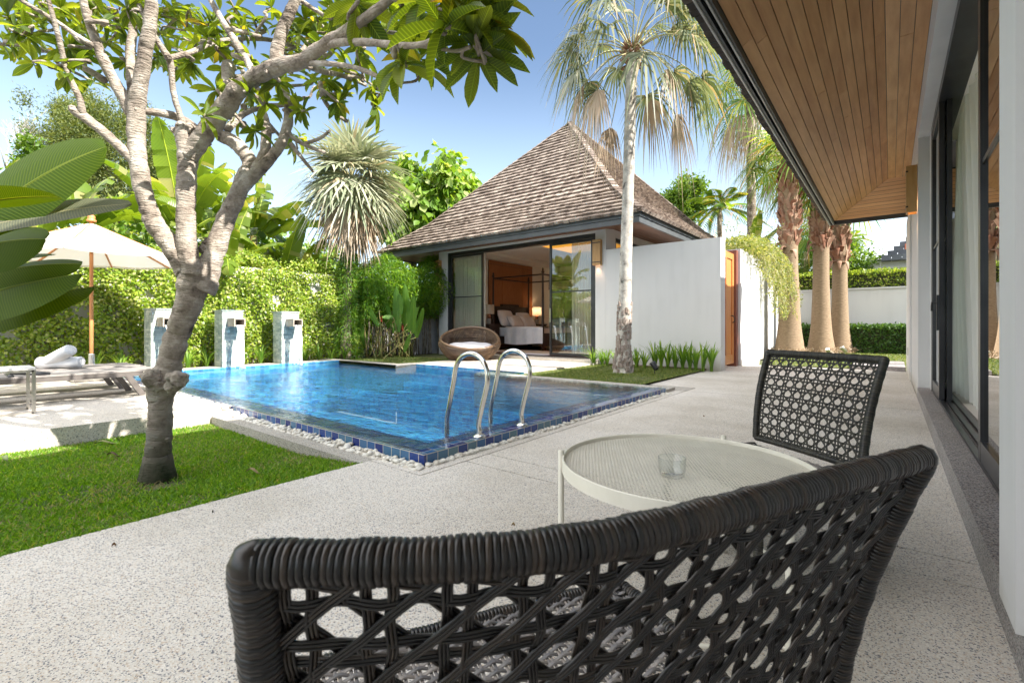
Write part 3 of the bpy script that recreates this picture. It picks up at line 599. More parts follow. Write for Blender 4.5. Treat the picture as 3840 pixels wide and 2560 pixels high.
# door frames
def frame(mb,x0,x1,y,z0,z1,t=.06,d=.05,bot=.07):
    mb.box(x0,x0+t,y,y+d,z0,z1); mb.box(x1-t,x1,y,y+d,z0,z1); mb.box(x0+t,x1-t,y+.001,y+d-.001,z1-t,z1); mb.box(x0+t,x1-t,y+.001,y+d-.001,z0,z0+bot)
fo=MB(); fo.box(dx0,dx0+.1,YF+.02,YF+.19,ZF,dzt); fo.box(dx1-.1,dx1,YF+.02,YF+.19,ZF,dzt); fo.box(dx0+.1,dx1-.1,YF+.02,YF+.19,dzt-.11,dzt-.002); fo.box(dx0,dx1,YF-.02,YF+.2,.10,ZF+.012); fo.build('door_frame',M['black'],V)
def pane(x0,x1,y,name='sliding_door'):
    f=MB(); frame(f,x0,x1,y,ZF+.03,dzt-.12); f.box(x0+.06,x1-.06,y+.012,y+.03,1.93,1.965); o=f.build(name,M['black'],V)
    g=MB(); g.box(x0+.055,x1-.055,y+.02,y+.027,ZF+.09,dzt-.17); g.build('pane',M['glass'],o); return o
pane(dx0+.1,-10.03,YF+.04); pane(-10.12,-10.06+.0+.05,YF+.10) if False else None
o=pane(-7.50,dx1-.1,YF+.05); h=MB(); h.box(-7.485,-7.455,YF+.03,YF+.05,1.1,1.5); h.build('handle',M['brushed'],o)
# sheer curtains behind the glass
def curtain(x0,x1,y,z0,z1,label,par=None,axis='x',amp=.035,waves=14,name='curtain',mm='sheer'):
    c=MB(); 
    def fn(u,v):
        a=x0+(x1-x0)*u; w_=amp*math.sin(u*waves*2*PI)*(1-.25*v)+.012*math.sin(u*37+v*3)
        return (a,y+w_,z0+(z1-z0)*v) if axis=='x' else (y+w_,a,z0+(z1-z0)*v)
    c.grid(fn,waves*8,8); o=c.build(name,M[mm],par,smooth=True)
    if label: props(o,label,'curtain')
    return o
curtain(-11.5,-10.1,YF+.26,ZF+.02,3.45,'sheer white curtain behind the left glass panel of the villa')
curtain(-7.0,-6.15,YF+.42,ZF+.02,3.45,'sheer white curtain gathered behind the right glass door of the villa',waves=9)
# ---- roof
RX0,RX1,RY0,RY1=-14.0,-4.4,10.1,19.7; cx,cy=(RX0+RX1)/2,(RY0+RY1)/2
ZE=3.36; FH=.25
def ring(t,z): return [(RX0+t,RY0+t,z),(RX1-t,RY0+t,z),(RX1-t,RY1-t,z),(RX0+t,RY1-t,z)]
prof=[(0,ZE+FH),(1.15,4.52),(4.8,8.42)]
rb=MB(); q=[ring(t,z-.03) for t,z in prof]
for a,b_ in zip(q[:-1],q[1:]):
    for i in range(4):
        j=(i+1)%4; rb.quad(a[i],a[j],b_[j],b_[i])
RO=rb.build('roof',M['shingle'],V)
sh=MB()
def shingles(mb,prof,faces,step=.185,wmin=.10,wmax=.2,th=.024):
    # courses of overlapping shakes on each slope, clipped by the hips
    for fi in faces:
        for (t0,z0),(t1,z1) in zip(prof[:-1],prof[1:]):
            sl=math.hypot(t1-t0,z1-z0); n=int(sl/step)
            for k in range(n+1):
                s0=k*step/sl; s1=min(1,(k+1.25)*step/sl)
                if s0>=1: continue
                ta,za=t0+(t1-t0)*s0,z0+(z1-z0)*s0; tb,zb=t0+(t1-t0)*s1,z0+(z1-z0)*s1
                ny,nz=-(z1-z0)/sl,(t1-t0)/sl   # outward normal in (inward,up)
                lo,hi=ta,9.6-ta; x=lo-.02
                while x<hi:
                    wd=random.uniform(wmin,wmax); xe=min(hi+.02,x+wd); jit=random.uniform(-.03,.03); lift=random.uniform(0,.018); e=(wd)*.5
                    def pt(xx,t,z,o):
                        t2=t+ny*o; z2=z+nz*o; xx=min(max(xx,lo if t<=ta+.001 else tb),(9.6-ta) if t<=ta+.001 else 9.6-tb)
                        if fi==0: return (RX0+xx,RY0+t2,z2)
                        if fi==1: return (RX1-t2,RY0+xx,z2)
                        if fi==2: return (RX0+xx,RY1-t2,z2)
                        return (RX0+t2,RY0+xx,z2)
                    g_=.004; f=jit/sl
                    taj,zaj=ta-(t1-t0)*abs(f)*.6,za-(z1-z0)*abs(f)*.6
                    b=len(mb.v); x1_,x2_=x+g_,xe-g_
                    mb.v+=[pt(x1_,taj,zaj,.004),pt(x2_,taj,zaj,.004),pt(x1_,taj,zaj,.03+th+lift),pt(x2_,taj,zaj,.03+th+lift),pt(x1_,tb,zb,.012),pt(x2_,tb,zb,.012)]
                    mb.f+=[(b,b+1,b+3,b+2),(b+2,b+3,b+5,b+4),(b,b+2,b+4),(b+1,b+5,b+3)]
                    x=xe
shingles(sh,[(-.07,ZE+FH-.05),(1.15,4.52),(4.8,8.42)],(0,1),step=.215,th=.04,wmin=.09,wmax=.17); shingles(sh,[(-.07,ZE+FH-.05),(1.15,4.52),(4.8,8.42)],(2,3),step=.37,wmin=.3,wmax=.5)
sh.build('shingles',M['shingle'],RO)
# hip caps
hc=MB()
for (sx,sy) in ((RX0,RY0),(RX1,RY0),(RX1,RY1),(RX0,RY1)):
    for (t0,z0),(t1,z1) in zip(prof[:-1],prof[1:]):
        n=int(math.hypot((t1-t0)*1.41,z1-z0)/.22)
        for k in range(n):
            a=k/n; c=(k+1.15)/n
            pa=Vector((sx+(t0+(t1-t0)*a)*(1 if sx<cx else -1),sy+(t0+(t1-t0)*a)*(1 if sy<cy else -1),z0+(z1-z0)*a+.075)); pb=Vector((sx+(t0+(t1-t0)*c)*(1 if sx<cx else -1),sy+(t0+(t1-t0)*c)*(1 if sy<cy else -1),z0+(z1-z0)*c+.05))
            hc.beam(pa,pb,.17,.03)
hc.build('hip_cap',M['shingle'],RO)
fa=MB()
for (t,za,zb2) in ((0,ZE+.13,ZE+FH),(.03,ZE,ZE+.125)):
    o_,i_=t,t+.05
    fa.box(RX0+o_,RX1-o_,RY0+o_,RY0+i_,za,zb2); fa.box(RX0+o_,RX1-o_,RY1-i_,RY1-o_,za,zb2); fa.box(RX0+o_,RX0+i_,RY0+i_,RY1-i_,za,zb2); fa.box(RX1-i_,RX1-o_,RY0+i_,RY1-i_,za,zb2)
fa.build('fascia',M['darkgrey'],V)
sf=MB()
nb=9
for k in range(nb):
    for i in range(4):
        t0=.08+k*(1.95)/nb; t1=.08+(k+1)*1.95/nb-.012; z0=ZE+.02+.13*t0; z1=ZE+.02+.13*t1
        a=ring(t0,z0); b_=ring(t1,z1); j=(i+1)%4; sf.quad(a[j],a[i],b_[i],b_[j])
sf.build('soffit',M['soffit2'],V)
# ---- sconces (one built, copied)
def make_sconce(loc,label,ang=0):
    s=thing('wall_sconce',label,'wall lamp',loc,'box wall sconces on the white walls')
    def bx(x0,x1,y0,y1,z0,z1): m=MB(); m.box(loc[0]+x0,loc[0]+x1,loc[1]+y0,loc[1]+y1,loc[2]+z0,loc[2]+z1); return m
    a=MB(); 
    for (x0,x1,y0,y1) in ((-.11,.11,-.12,-.10),(-.11,-.09,-.10,0),(.09,.11,-.10,0)): a.box(loc[0]+x0,loc[0]+x1,loc[1]+y0,loc[1]+y1,loc[2]-.33,loc[2]+.33)
    a.build('housing',M['sconce'],s)
    bx(-.112,.112,-.125,-.097,.24,.262).build('trim_band',M['darkwood'],s); bx(-.112,.112,-.125,-.097,-.262,-.24).build('trim_band',M['darkwood'],s)
    bx(-.08,.08,-.09,-.01,-.22,-.20).build('bulb_plate',M['sconceglow'],s)
    return s
sc=make_sconce((-5.93,YF-.003,2.9),'wooden box sconce on the villa wall between the glass door and the palm')
c=copy_tree(sc); c.location=(-12.03+.06,YF-.003,2.88); c['label']='wooden box sconce on the narrow villa pier left of the glass front'
c=copy_tree(sc); c.location=(.295,8.9,2.95); c.rotation_euler=(0,0,R(-90)); c['label']='wooden box sconce under the cedar eave at the end of the near house'
# sconce light: real small lamps
for (x,y,z) in ((-5.93,YF-.07,2.6),(-11.97,YF-.07,2.58),(.22,8.9,2.6)):
    ld=bpy.data.lights.new('sconce_lamp','SPOT'); ld.energy=3; ld.color=(1,.6,.32); ld.spot_size=R(75); ld.spot_blend=.7; ld.shadow_soft_size=.03
    lo=bpy.data.objects.new('sconce_lamp',ld); COL.objects.link(lo); lo.location=(x,y,z)
# ---- furniture inside
B=thing('canopy_bed','dark four poster bed with white bedding seen through the open villa front','bed',(-10.4,14.35,ZF))
f=MB(); f.box(-11.7,-9.3,13.3,15.5,.35,.62); f.box(-9.34,-9.24,13.3,15.5,.3,.75); f.build('bed_frame',M['darkwood'],B)
hb=MB(); hb.box(-11.7,-11.6,13.3,15.5,.5,1.75); hb.box(-11.72,-11.58,13.9,14.9,1.75,1.84); hb.build('headboard',M['darkwood'],B)
for (x,y) in ((-11.55,13.3),(-11.55,15.5),(-9.3,13.3),(-9.3,15.5)):
    p_=MB(); p_.lathe([(.05,0),(.05,.5),(.045,.9),(.038,1.6),(.028,2.65),(.05,2.68),(.055,2.71),(.03,2.75),(.038,2.79),(.012,2.85)],(x,y,ZF),12); p_.build('bed_post',M['darkwood'],B,True)
cr=MB()
for a,b_ in (((-11.55,13.3),(-9.3,13.3)),((-11.55,15.5),(-9.3,15.5)),((-11.55,13.3),(-11.55,15.5)),((-9.3,13.3),(-9.3,15.5))): cr.beam((*a,ZF+2.62),(*b_,ZF+2.62),.045,.045)
cr.build('canopy_rail',M['darkwood'],B)
mt=MB(); mt.bbox(-11.58,-9.34,13.34,15.46,.62,.95,.04); mt.build('mattress',M['linen'],B)
du=MB()
def duv(u,v):
    # blanket draped over both long sides
    x=-10.95+1.68*u; s_=(v-.5)*3.5
    if abs(s_)<1.1: y=14.4+s_; z=.985+.012*math.sin(u*9+s_*3)
    else: y=14.4+math.copysign(1.17+.02*math.sin(u*23),s_); z=.985-(abs(s_)-1.1)*(.95+.05*math.sin(u*5))
    return (x,y,z)
du.grid(duv,30,40); du.build('duvet',M['linen'],B,True)
def pillow(c,sx,sy,sz,rz,ry,label):
    m=MB()
    def fn(u,v):
        a=2*u-1;b_=2*v-1; e=(1-abs(a)**4)*(1-abs(b_)**4); return (a,b_,e**.5)
    for sgn in (1,-1):
        m.grid(lambda u,v:(lambda q:(q[0]*sx*(1-.08*q[1]**2),q[1]*sy*(1-.08*q[0]**2),sgn*q[2]*sz))(fn(u,v)),14,14)
    rot=Matrix.Rotation(rz,3,'Z')@Matrix.Rotation(ry,3,'Y'); m.v=[tuple(rot@Vector(p)+Vector(c)) for p in m.v]
    props(m.build('pillow',M['linen'],None,True),label,'pillow',group='pillows on the villa bed')
pillow((-11.38,13.85,1.30),.33,.42,.12,0,R(68),'large white pillow leaning on the headboard at the near side')
pillow((-11.38,14.95,1.26),.30,.42,.12,0,R(68),'white pillow against the headboard on the far side of the bed')
pillow((-11.12,14.1,1.18),.27,.40,.11,.05,R(55),'white pillow in the front row nearest the open door')
pillow((-11.10,14.85,1.16),.26,.38,.11,-.05,R(55),'white pillow in the front row beside the far lamp')
def nightstand(y,label):
    N=thing('nightstand',label,'nightstand',(-11.45,y,ZF),'nightstands beside the villa bed')
    m=MB(); m.box(-11.72,-11.2,y-.3,y+.3,ZF+.05,1.03); m.box(-11.74,-11.17,y-.33,y+.33,1.03,1.075); m.build('cabinet',M['darkwood'],N)
    for z in (.5,.82):
        d_=MB(); d_.box(-11.2,-11.185,y-.25,y+.25,z-.13,z+.13); do=d_.build('drawer',M['darkwood'],N); kk=MB(); kk.lathe([(.018,0),(.02,.015),(.008,.02)],(-11.175,y,z),10); kk.build('knob',M['brushed'],do)
    d_=MB()
    for z in (.5,.82): d_.box(-11.6,-11.3,y-.315,y-.3,z-.12,z+.12)
    d_.build('side_panel',M['darkwood'],N)
    return N
n1=nightstand(12.95,'black nightstand nearest the door beside the canopy bed'); n2=nightstand(15.95,'black nightstand on the far side of the canopy bed')
def lamp(y,label):
    Lm=thing('table_lamp',label,'lamp',(-11.42,y,1.075),'bedside table lamps')
    m=MB(); m.lathe([(.075,0),(.075,.2)],(-11.42,y,1.075),20); m.build('base',M['cement'],Lm)
    m=MB(); m.lathe([(.06,.2),(.06,.4)],(-11.42,y,1.075),20); m.build('neck',M['copper'],Lm,True)
    m=MB(); m.lathe([(.19,.36),(.18,.70)],(-11.42,y,1.075),28,cap=False); m.build('lamp_shade',M['shade'],Lm,True)
    return Lm
lamp(12.92,'bedside lamp with drum shade and copper neck next to the glass door'); lamp(15.9,'bedside lamp with drum shade on the far nightstand')
ld=bpy.data.lights.new('bedside_lamp_bulb','POINT'); ld.energy=2; ld.color=(1,.66,.38); ld.shadow_soft_size=.05
lo=bpy.data.objects.new('bedside_lamp_bulb',ld); COL.objects.link(lo); lo.location=(-11.42,15.9,1.63)
rg=MB(); rg.box(-10.6,-6.9,11.9,13.1,ZF+.001,ZF+.012); props(rg.build('rug',M['rug']),'beige rug on the red wooden floor beside the bed','rug')
rg=MB(); rg.box(-9.35,-7.75,11.3,11.75,ZF+.002,ZF+.016); props(rg.build('door_mat',M['cushion']),'small white mat just inside the villa door sill','mat')
# ================= white garden wall + gate =================
gw=MB(); gw.box(VX1+.002,-2.92,YF+.001,YF+.36,-.1,2.96); props(gw.build('garden_wall',M['plaster']),'tall plain white wall joined to the villa behind the grey trunked palm','wall')
W2=thing('gate_wall','white wall carrying the gate with creeper hanging over it','wall',(-3.2,14,0))
a=MB(); a.box(-3.35,-2.93,12.8,15.0,-.1,2.93); a.build('wall_section',M['plaster'],W2); a=MB(); a.box(-2.955,-2.915,12.85,15.0,0,.16); a.build('plinth',M['plaster'],W2)
a=MB(); a.box(-3.75,-3.35,15.0,22.0,-.1,2.88); a.build('rear_section',M['plaster'],W2)
G=thing('garden_gate','orange teak gate with black latch and dark post beside the white wall end','gate',(-3.05,12,0))
a=MB(); a.box(-3.12,-3.06,11.30,12.60,.08,2.78); a.build('gate_board',M['orangewood'],G)
a=MB(); 
for (y0,y1,z0,z1) in ((11.3,12.6,2.63,2.78),(11.3,12.6,.08,.3),(11.3,11.42,.3,2.63),(12.46,12.6,.3,2.63),(11.88,11.98,.3,2.63)): a.box(-3.058,-3.035,y0,y1,z0,z1)
a.build('rail',M['orangewood'],G)
a=MB(); a.box(-3.2,-2.98,12.61,12.79,0,2.88); a.build('post',mat('dark_red_post',(.15,.045,.03),(.22,.08,.05),scale=6,rough=.5,st=(5,5,1)),G)
a=MB(); a.tube([(-3.03,12.40,1.25),(-2.98,12.40,1.22),(-2.97,12.41,1.12),(-3.02,12.42,1.08)],.012,8,3); a.lathe([(.03,-.01),(.03,.01)],(-3.03,12.4,1.25),10); a.build('latch',M['black'],G,True)
# far boundary wall + hedges (the hedge foliage is grown later)
a=MB(); a.box(-3.3,6,21.9,22.1,-.1,2.36); a.box(-3.3,6,21.85,22.15,2.36,2.42); props(a.build('boundary_wall',M['plaster']),'long white boundary wall at the end of the garden beneath a clipped hedge','wall')
# grey wall behind the heliconias and ivy
a=MB(); a.box(-12.65,-12.4,-6,13.5,-.15,2.45); props(a.build('boundary_wall',M['greywall']),'grey plaster wall behind the fountain pillars, clothed in leafy creeper','wall')
# distant neighbour
N=thing('neighbour_house','far house with grey shingle roof and an orange gable behind the hedge','house',(.5,33,0))
a=MB(); a.box(-.9,5,30.0,36,0,4.35); a.build('wall',M['plaster'],N)
a=MB(); a.box(.55,3,29.9,29.99,4.35,5.0); a.build('gable',mat('orange_paint',(.62,.20,.12),rough=.7),N)
a=MB(); sh2=[]
for k in range(11):
    u0=k/11; u1=(k+1.3)/11; n=8
    for j in range(n+6):
        x0=-.6+u0*1.75+j*.42; 
        p0=Vector((-.35+2.6*u0+j*.4,29.5+3*u0,4.2+2.6*u0)); 
        a.box(p0.x,p0.x+.38,p0.y,p0.y+.5,p0.z,p0.z+.27)
a.build('roof',M['farshingle'],N)
# ================= near house (right) =================
H=thing('veranda_house','white house on the right with deep cedar eave and black sliding glass doors','house',(1,5,0))
EX,EZ=-1.09,3.35; FX,FZ=-.04,3.95; WX=.30; YE=13.17; YS=-5
slope=(FZ-EZ)/(FX-EX)
# soffit boards: eight sloping runs + three level ones, mitred at the far end
sb=MB(); n=11
def szz(x): return EZ+(x-EX)*slope
for k in range(n):
    x0=EX+.09+(FX-EX-.09)*k/n+.003; x1=EX+.09+(FX-EX-.09)*(k+1)/n-.003
    segs=[YS]+sorted(random.uniform(YS+1,10) for _ in range(2))+[None]
    for a,b in zip(segs[:-1],segs[1:]):
        ya0,ya1=(a,a); yb0=YE-(x0-EX) if b is None else b; yb1=YE-(x1-EX) if b is None else b
        g=.003
        sb.v+=[(x0,ya0+g,szz(x0)),(x1,ya1+g,szz(x1)),(x1,yb1-g,szz(x1)),(x0,yb0-g,szz(x0))]; b0=len(sb.v)-4
        sb.v+=[(x0,ya0+g,szz(x0)+.02),(x1,ya1+g,szz(x1)+.02),(x1,yb1-g,szz(x1)+.02),(x0,yb0-g,szz(x0)+.02)]
        sb.f+=[(b0,b0+3,b0+2,b0+1),(b0,b0+1,b0+5,b0+4),(b0+1,b0+2,b0+6,b0+5),(b0+2,b0+3,b0+7,b0+6),(b0+3,b0,b0+4,b0+7)]
YM=YE-(FX-EX)
for k in range(3):
    x0=FX+.003+(WX-FX)*k/3; x1=FX-.003+(WX-FX)*(k+1)/3
    yb=random.uniform(3,9); sb.box(x0,x1,YS,yb-.003,FZ,FZ+.02); sb.box(x0,x1,yb+.003,YM,FZ,FZ+.02)
sb.build('soffit_boards',M['soffit'],H)
se=MB()
for k in range(10):
    t0=(YE-.09-YM)*k/10; t1=(YE-.09-YM)*(k+1)/10-.008
    y0=YM+t0; y1=YM+t1; z0=FZ-slope*t0; z1=FZ-slope*t1
    xl0=EX+(YE-y0); xl1=EX+(YE-y1)
    se.quad((xl0,y0,z0),(2.2,y0,z0),(2.2,y1,z1),(xl1,y1,z1))
m_=woodmat('soffit_cedar_end',(.44,.22,.09),(.66,.38,.18),st=(1,9,9),island=.25,scale=1.6,rough=.42,lo=.28,hi=.8); se.build('end_soffit',m_,H)
# dark backing above the boards, then roof slab that really shades the patio
rf=MB(); 
A=(EX-.02,YS,EZ+.10); 
rk=4.2; rz=EZ+.10+(rk-EX)*.60
rf.quad((EX-.02,YS,EZ+.12),(EX-.02,YE+.02,EZ+.12),(rk,YE-5.2,rz),(rk,YS,rz)); rf.quad((EX-.02,YE+.02,EZ+.12),(9.5,YE+.02,EZ+.12),(rk,YE-5.2,rz),(rk,YE-5.2,rz)); rf.quad((9.5,YE,EZ+.12),(9.5,YS,EZ+.12),(rk,YS,rz),(rk,YE-5.2,rz))
rf.quad((EX-.02,YS,EZ+.10),(EX-.02,YE,EZ+.10),(EX+.07,YE,EZ+.10),(EX+.07,YS,EZ+.10))
RF=rf.build('roof',M['shingle_d'],H)
# backing sheet just above the soffit boards
bk=MB(); bk.quad((EX+.08,YS,szz(EX+.08)+.03),(EX+.08,YE-.08,szz(EX+.08)+.03),(FX,YM,FZ+.03),(FX,YS,FZ+.03)); bk.quad((FX,YS,FZ+.03),(FX,YM,FZ+.03),(6,YM,FZ+.03),(6,YS,FZ+.03)); bk.quad((FX,YM,FZ+.03),(EX+.08,YE-.08,szz(EX+.08)+.03),(6,YE-.08,szz(EX+.08)+.03),(6,YM,FZ+.03))
bk.build('roof_underlay',M['black'],H)
# shingle butts along the eave
sg=MB(); y=YS
while y<YE:
    wd=random.uniform(.09,.17)
    for lay in range(4):
        j=random.uniform(-.012,.012); o=lay*.012; x0=EX-.13+lay*.035+j; sg.box(x0,EX+.07,y+.004,y+wd-.003,EZ+.10+lay*.028,EZ+.10+lay*.028+.024)
    y+=wd
x=EX
while x<2.2:
    wd=random.uniform(.09,.17)
    for lay in range(4): sg.box(x,x+wd-.006,YE-.06,YE+.12-lay*.03+random.uniform(-.01,.01),EZ+.101+lay*.028,EZ+.10+lay*.028+.024)
    x+=wd
sg.build('shingle_edge',M['shingle_d'],RF)
gt=MB(); gt.box(EX-.02,EX+.025,YS,YE+.03,EZ-.02,EZ+.098); gt.box(EX+.045,EX+.085,YS,YE-.03,EZ-.01,EZ+.09); gt.box(EX+.026,2.2,YE-.02,YE+.03,EZ-.02,EZ+.098); gt.build('gutter',M['darkgrey'],RF)
g2=MB(); g2.tube([(EX-.005,YS,EZ-.022),(EX-.005,YE,EZ-.022)],.012,8); g2.tube([(EX+.06,YS,EZ-.016),(EX+.06,YE-.06,EZ-.016)],.010,8); g2.build('gutter_lip',M['alu'],RF,True)
# walls
wl=MB(); ZT=3.60
wl.box(WX,.62,YS,8.64,ZT,FZ-.002)            # beam above the doors
wl.box(WX,.62,8.64,11.1,-.1,FZ-.002); wl.box(WX-.03,.62,11.1,13.4,-.1,3.2); wl.box(WX,.62,11.1,12.1,3.2,FZ-.003); wl.box(.62,5,13.2,13.4,-.1,3.2)
wl.build('wall',M['plaster'],H)
cl=MB(); cl.box(.42,.62,8.32,8.638,.15,ZT-.002); cl.build('door_jamb',M['plaster'],H)
po=MB(); po.box(.27,.64,1.89,2.14,.15,FZ-.004); po.build('pillar',M['plaster'],H)
wb=MB(); wb.box(.62,.7,YS,1.9,.15,ZT); wb.build('rear_wall',M['plaster'],H)
pl=MB(); pl.box(.29,.419,YS,8.638,-.1,.15); pl.box(.419,.62,YS,8.318,-.1,.148); pl.build('granite_plinth',M['granite'],H)
ou=MB(); ou.bbox(.262,.272,12.1,12.2,.42,.58,.003); ou.build('wall_socket',M['cement'],H)
# interior
it=MB(); it.box(.62,5,YS,8.7,.05,.15); it.build('floor',mat('pale_floor',(.55,.50,.44),rough=.4),H)
it=MB(); it.box(4.9,5,YS,1.5,.15,3.5); it.box(4.9,5,1.5,8.7,.15,.5); it.box(4.9,5,1.5,8.7,3.0,3.5); it.box(4.9,5,7.9,8.7,.5,3.0); it.box(.7,4.9,8.64,8.7,.15,3.5); it.box(.7,4.9,YS,YS+.1,.15,3.5); it.box(.62,5,YS,8.7,3.5,3.58); it.build('interior_wall',M['plaster_in'],H)
# tracks, frames, glass
tr=MB()
for i,x in enumerate((.425,.485,.545)): tr.box(x,x+.035,2.14,8.32,.149,.172+.002*i)
tr.box(.42,.62,2.14,8.32,ZT-.10,ZT-.001); tr.box(.42,.60,8.24,8.318,.15,ZT-.1); tr.build('door_track',M['black'],H)
ts=MB()
for x in (.464,.524): ts.tube([(x,2.15,.156),(x,8.3,.156)],.006,6)
ts.build('track_rail',M['steel'],H)
def sdoor(y0,y1,x,label=None,hy=None):
    f=MB(); t=.085
    for (a,b) in ((y0,y0+t),(y1-t,y1)): f.box(x,x+.045,a,b,.175,ZT-.1)
    f.box(x+.001,x+.044,y0+t,y1-t,.175,.30); f.box(x+.001,x+.044,y0+t,y1-t,ZT-.2,ZT-.1); f.box(x+.01,x+.03,y0+t,y1-t,1.98,2.01)
    o=f.build('sliding_door',M['black'],H)
    g=MB(); g.box(x+.018,x+.026,y0+t-.005,y1-t+.005,.295,ZT-.195); g.build('pane',M['glass'],o)
    if hy:
        h=MB(); h.box(x-.02,x-.0,hy,hy+.03,.95,1.35); h.tube([(x-.02,hy+.015,1.25),(x-.055,hy+.015,1.27),(x-.06,hy+.015,1.17)],.01,6,2); h.build('handle',M['black'],o)
    return o
sdoor(2.16,4.10,.425); sdoor(2.2,4.16,.487); sdoor(7.12,8.26,.425,hy=7.15); sdoor(7.08,8.24,.487)
def side_curtain(y0,y1,label,waves):
    c=MB(); c.grid(lambda u,v:(.69+.05*math.sin(u*waves*6.28)+.03*math.sin(v*3+u*5),y0+(y1-y0)*u+.05*math.sin(v*2.5),.17+3.25*v),waves*8,10)
    props(c.build('curtain',M['sheer'],None,True),label,'curtain')
side_curtain(6.1,8.5,'white sheer curtain hanging in the open doorway of the near house',9)
side_curtain(2.3,3.0,'white sheer curtain bunched behind the closest glass panel on the right',4)
mt=MB(); mt.bbox(.75,1.5,3.6,5.2,.151,.19,.01); props(mt.build('floor_mat',M['towel']),'white mat on the floor inside the near doorway','mat')
# ================= fountain pillars =================
def fountain(y,label):
    loc=(-11.6,y+.215,.09)
    Fp=thing('fountain_pillar',label,'fountain',loc,'stone fountain pillars along the pool edge')
    a=MB(); a.bbox(-11.85,-11.4,y,y+.43,.09,1.33,.006); a.box(-11.87,-11.385,y-.012,y+.442,1.33,1.355); a.build('pillar_body',M['stone'],Fp)
    # hollow box spout
    a=MB(); s0,s1=y+.10,y+.33; z0,z1=.985,1.165
    a.box(-11.40,-11.03,s0,s1,z0,z0+.025); a.box(-11.40,-11.03,s0,s1,z1-.025,z1); a.box(-11.40,-11.03,s0,s0+.025,z0+.025,z1-.025); a.box(-11.40,-11.03,s1-.025,s1,z0+.025,z1-.025); a.build('spout',M['spout'],Fp)
    a=MB()
    # falling water: sheet that narrows and breaks into strands
    for k in range(7):
        yy=s0+.04+.022*k; pts=[];rr=[]
        for i in range(14):
            t=i/13; z=z0+.03-(z0-.04)*t**1.6; x=-11.03+.16*t**.6; pts.append((x+random.uniform(-.006,.006),yy+(s0+.11-yy)*t*.6+random.uniform(-.008,.008)*t,z)); rr.append(.012*(1-.45*t)*random.uniform(.6,1.2))
        a.tube(pts,rr,6)
    for k in range(26):
        r_=random.random(); a.lathe([(.001,-.01),(.008,0),(.001,.012)],(-10.87+random.gauss(0,.06),s0+.1+random.gauss(0,.06),.085+random.uniform(0,.09)*r_),6)
    a.build('falling_water',M['fall'],Fp,True)
    return Fp
mm,nt,b=_new('falling_water'); b.inputs['Base Color'].default_value=(.95,.98,1,1); b.inputs['Roughness'].default_value=.08; b.inputs['Transmission Weight'].default_value=.35; b.inputs['IOR'].default_value=1.33; M['fall']=mm
fountain(2.82,'stone fountain pillar partly hidden by the frangipani trunk, with a shaded top corner'); fountain(4.10,'middle stone fountain pillar with brown stained cap stone and water spout'); fountain(5.39,'stone fountain pillar nearest the silver palm, with thin falling water')
# ================= ladder rails =================
Ld=thing('pool_ladder','polished steel pool ladder with two looped handrails at the near pool edge','ladder',(-2.75,3.15,.08))
for (y,xo) in ((2.88,0),(3.46,0)):
    a=MB()
    pts=[(-2.655,y,.06),(-2.655,y,.13),(-2.66,y,.2),(-2.625,y,.33),(-2.585,y,.46),(-2.565,y,.55),(-2.575,y,.65),(-2.64,y,.735),(-2.75,y,.77),(-2.86,y,.735),(-2.925,y,.65),(-2.955,y,.52),(-3.0,y,.34),(-3.035,y,.2),(-3.04,y,.08),(-3.04,y,-.35),(-3.04,y,-.8)]
    a.tube(pts,.0215,14,4); a.build('handrail',M['steel'],Ld,True)
    a=MB(); a.lathe([(.055,0),(.055,.006),(.042,.018),(.03,.024),(.0225,.026)],(-2.655,y,.0845),24); a.build('flange',M['steel'],Ld,True)
for z in (-.25,-.5,-.75):
    a=MB(); a.box(-3.09,-2.99,2.88,3.46,z,z+.03); a.build('step',M['steel'],Ld)
# ================= cafe table and glass =================
TC=Vector((-.60,1.765,0)); TR=.447; TZ=.5
T=thing('round_table','round cream metal side table with mesh top standing between two dark woven chairs','table',(TC.x,TC.y,0))
a=MB(); a.lathe([(TR-.004,TZ-.048),(TR,TZ-.048),(TR,TZ-.003),(TR-.002,TZ),(TR-.006,TZ),(TR-.008,TZ-.003),(TR-.008,TZ-.015),(TR-.006,TZ-.04),(TR-.004,TZ-.048)],tuple(TC),128,cap=False); a.build('rim',M['cream'],T)
a=MB(); zz=TZ-.016
for ang in (R(62),R(-2)):
    dx,dy=math.cos(ang),math.sin(ang); nx,ny=-dy,dx; k=-int(TR/.0125)
    while k*.0125<TR-.01:
        o=k*.0125; h=math.sqrt(max(0,(TR-.006)**2-o*o)); 
        if h>.01: p0=Vector((TC.x+nx*o-dx*h,TC.y+ny*o-dy*h,zz)); p1=Vector((TC.x+nx*o+dx*h,TC.y+ny*o+dy*h,zz)); a.beam(p0,p1,.0034,.0014+(.0007 if ang>0 else 0))
        k+=1
a.build('mesh_top',M['cream'],T)
def tpos(deg,r=TR+.006): return TC.x+r*math.cos(R(deg)),TC.y+r*math.sin(R(deg))
for dg in (207,87,-33):
    x,y=tpos(dg); a=MB(); a.lathe([(.001,0),(.011,.004),(.0115,.02),(.0115,TZ+.012),(.009,TZ+.016),(.001,TZ+.017)],(x,y,0),14); xi,yi=tpos(dg,TR); a.beam((xi,yi,TZ-.03),(x,y,TZ-.03),.012,.02)
    a.build('leg',M['cream'],T,True)
a=MB(); pts=[tpos(dg,TR-.03) for dg in range(0,360,8)]
a.tube([(x,y,.09) for x,y in pts]+[(pts[0][0],pts[0][1],.09)],.007,8)
for dg in (207,87,-33): x,y=tpos(dg); xi,yi=tpos(dg,TR-.03); a.tube([(xi,yi,.09),(x,y,.09)],.006,8)
a.build('lower_ring',M['cream'],T,True)
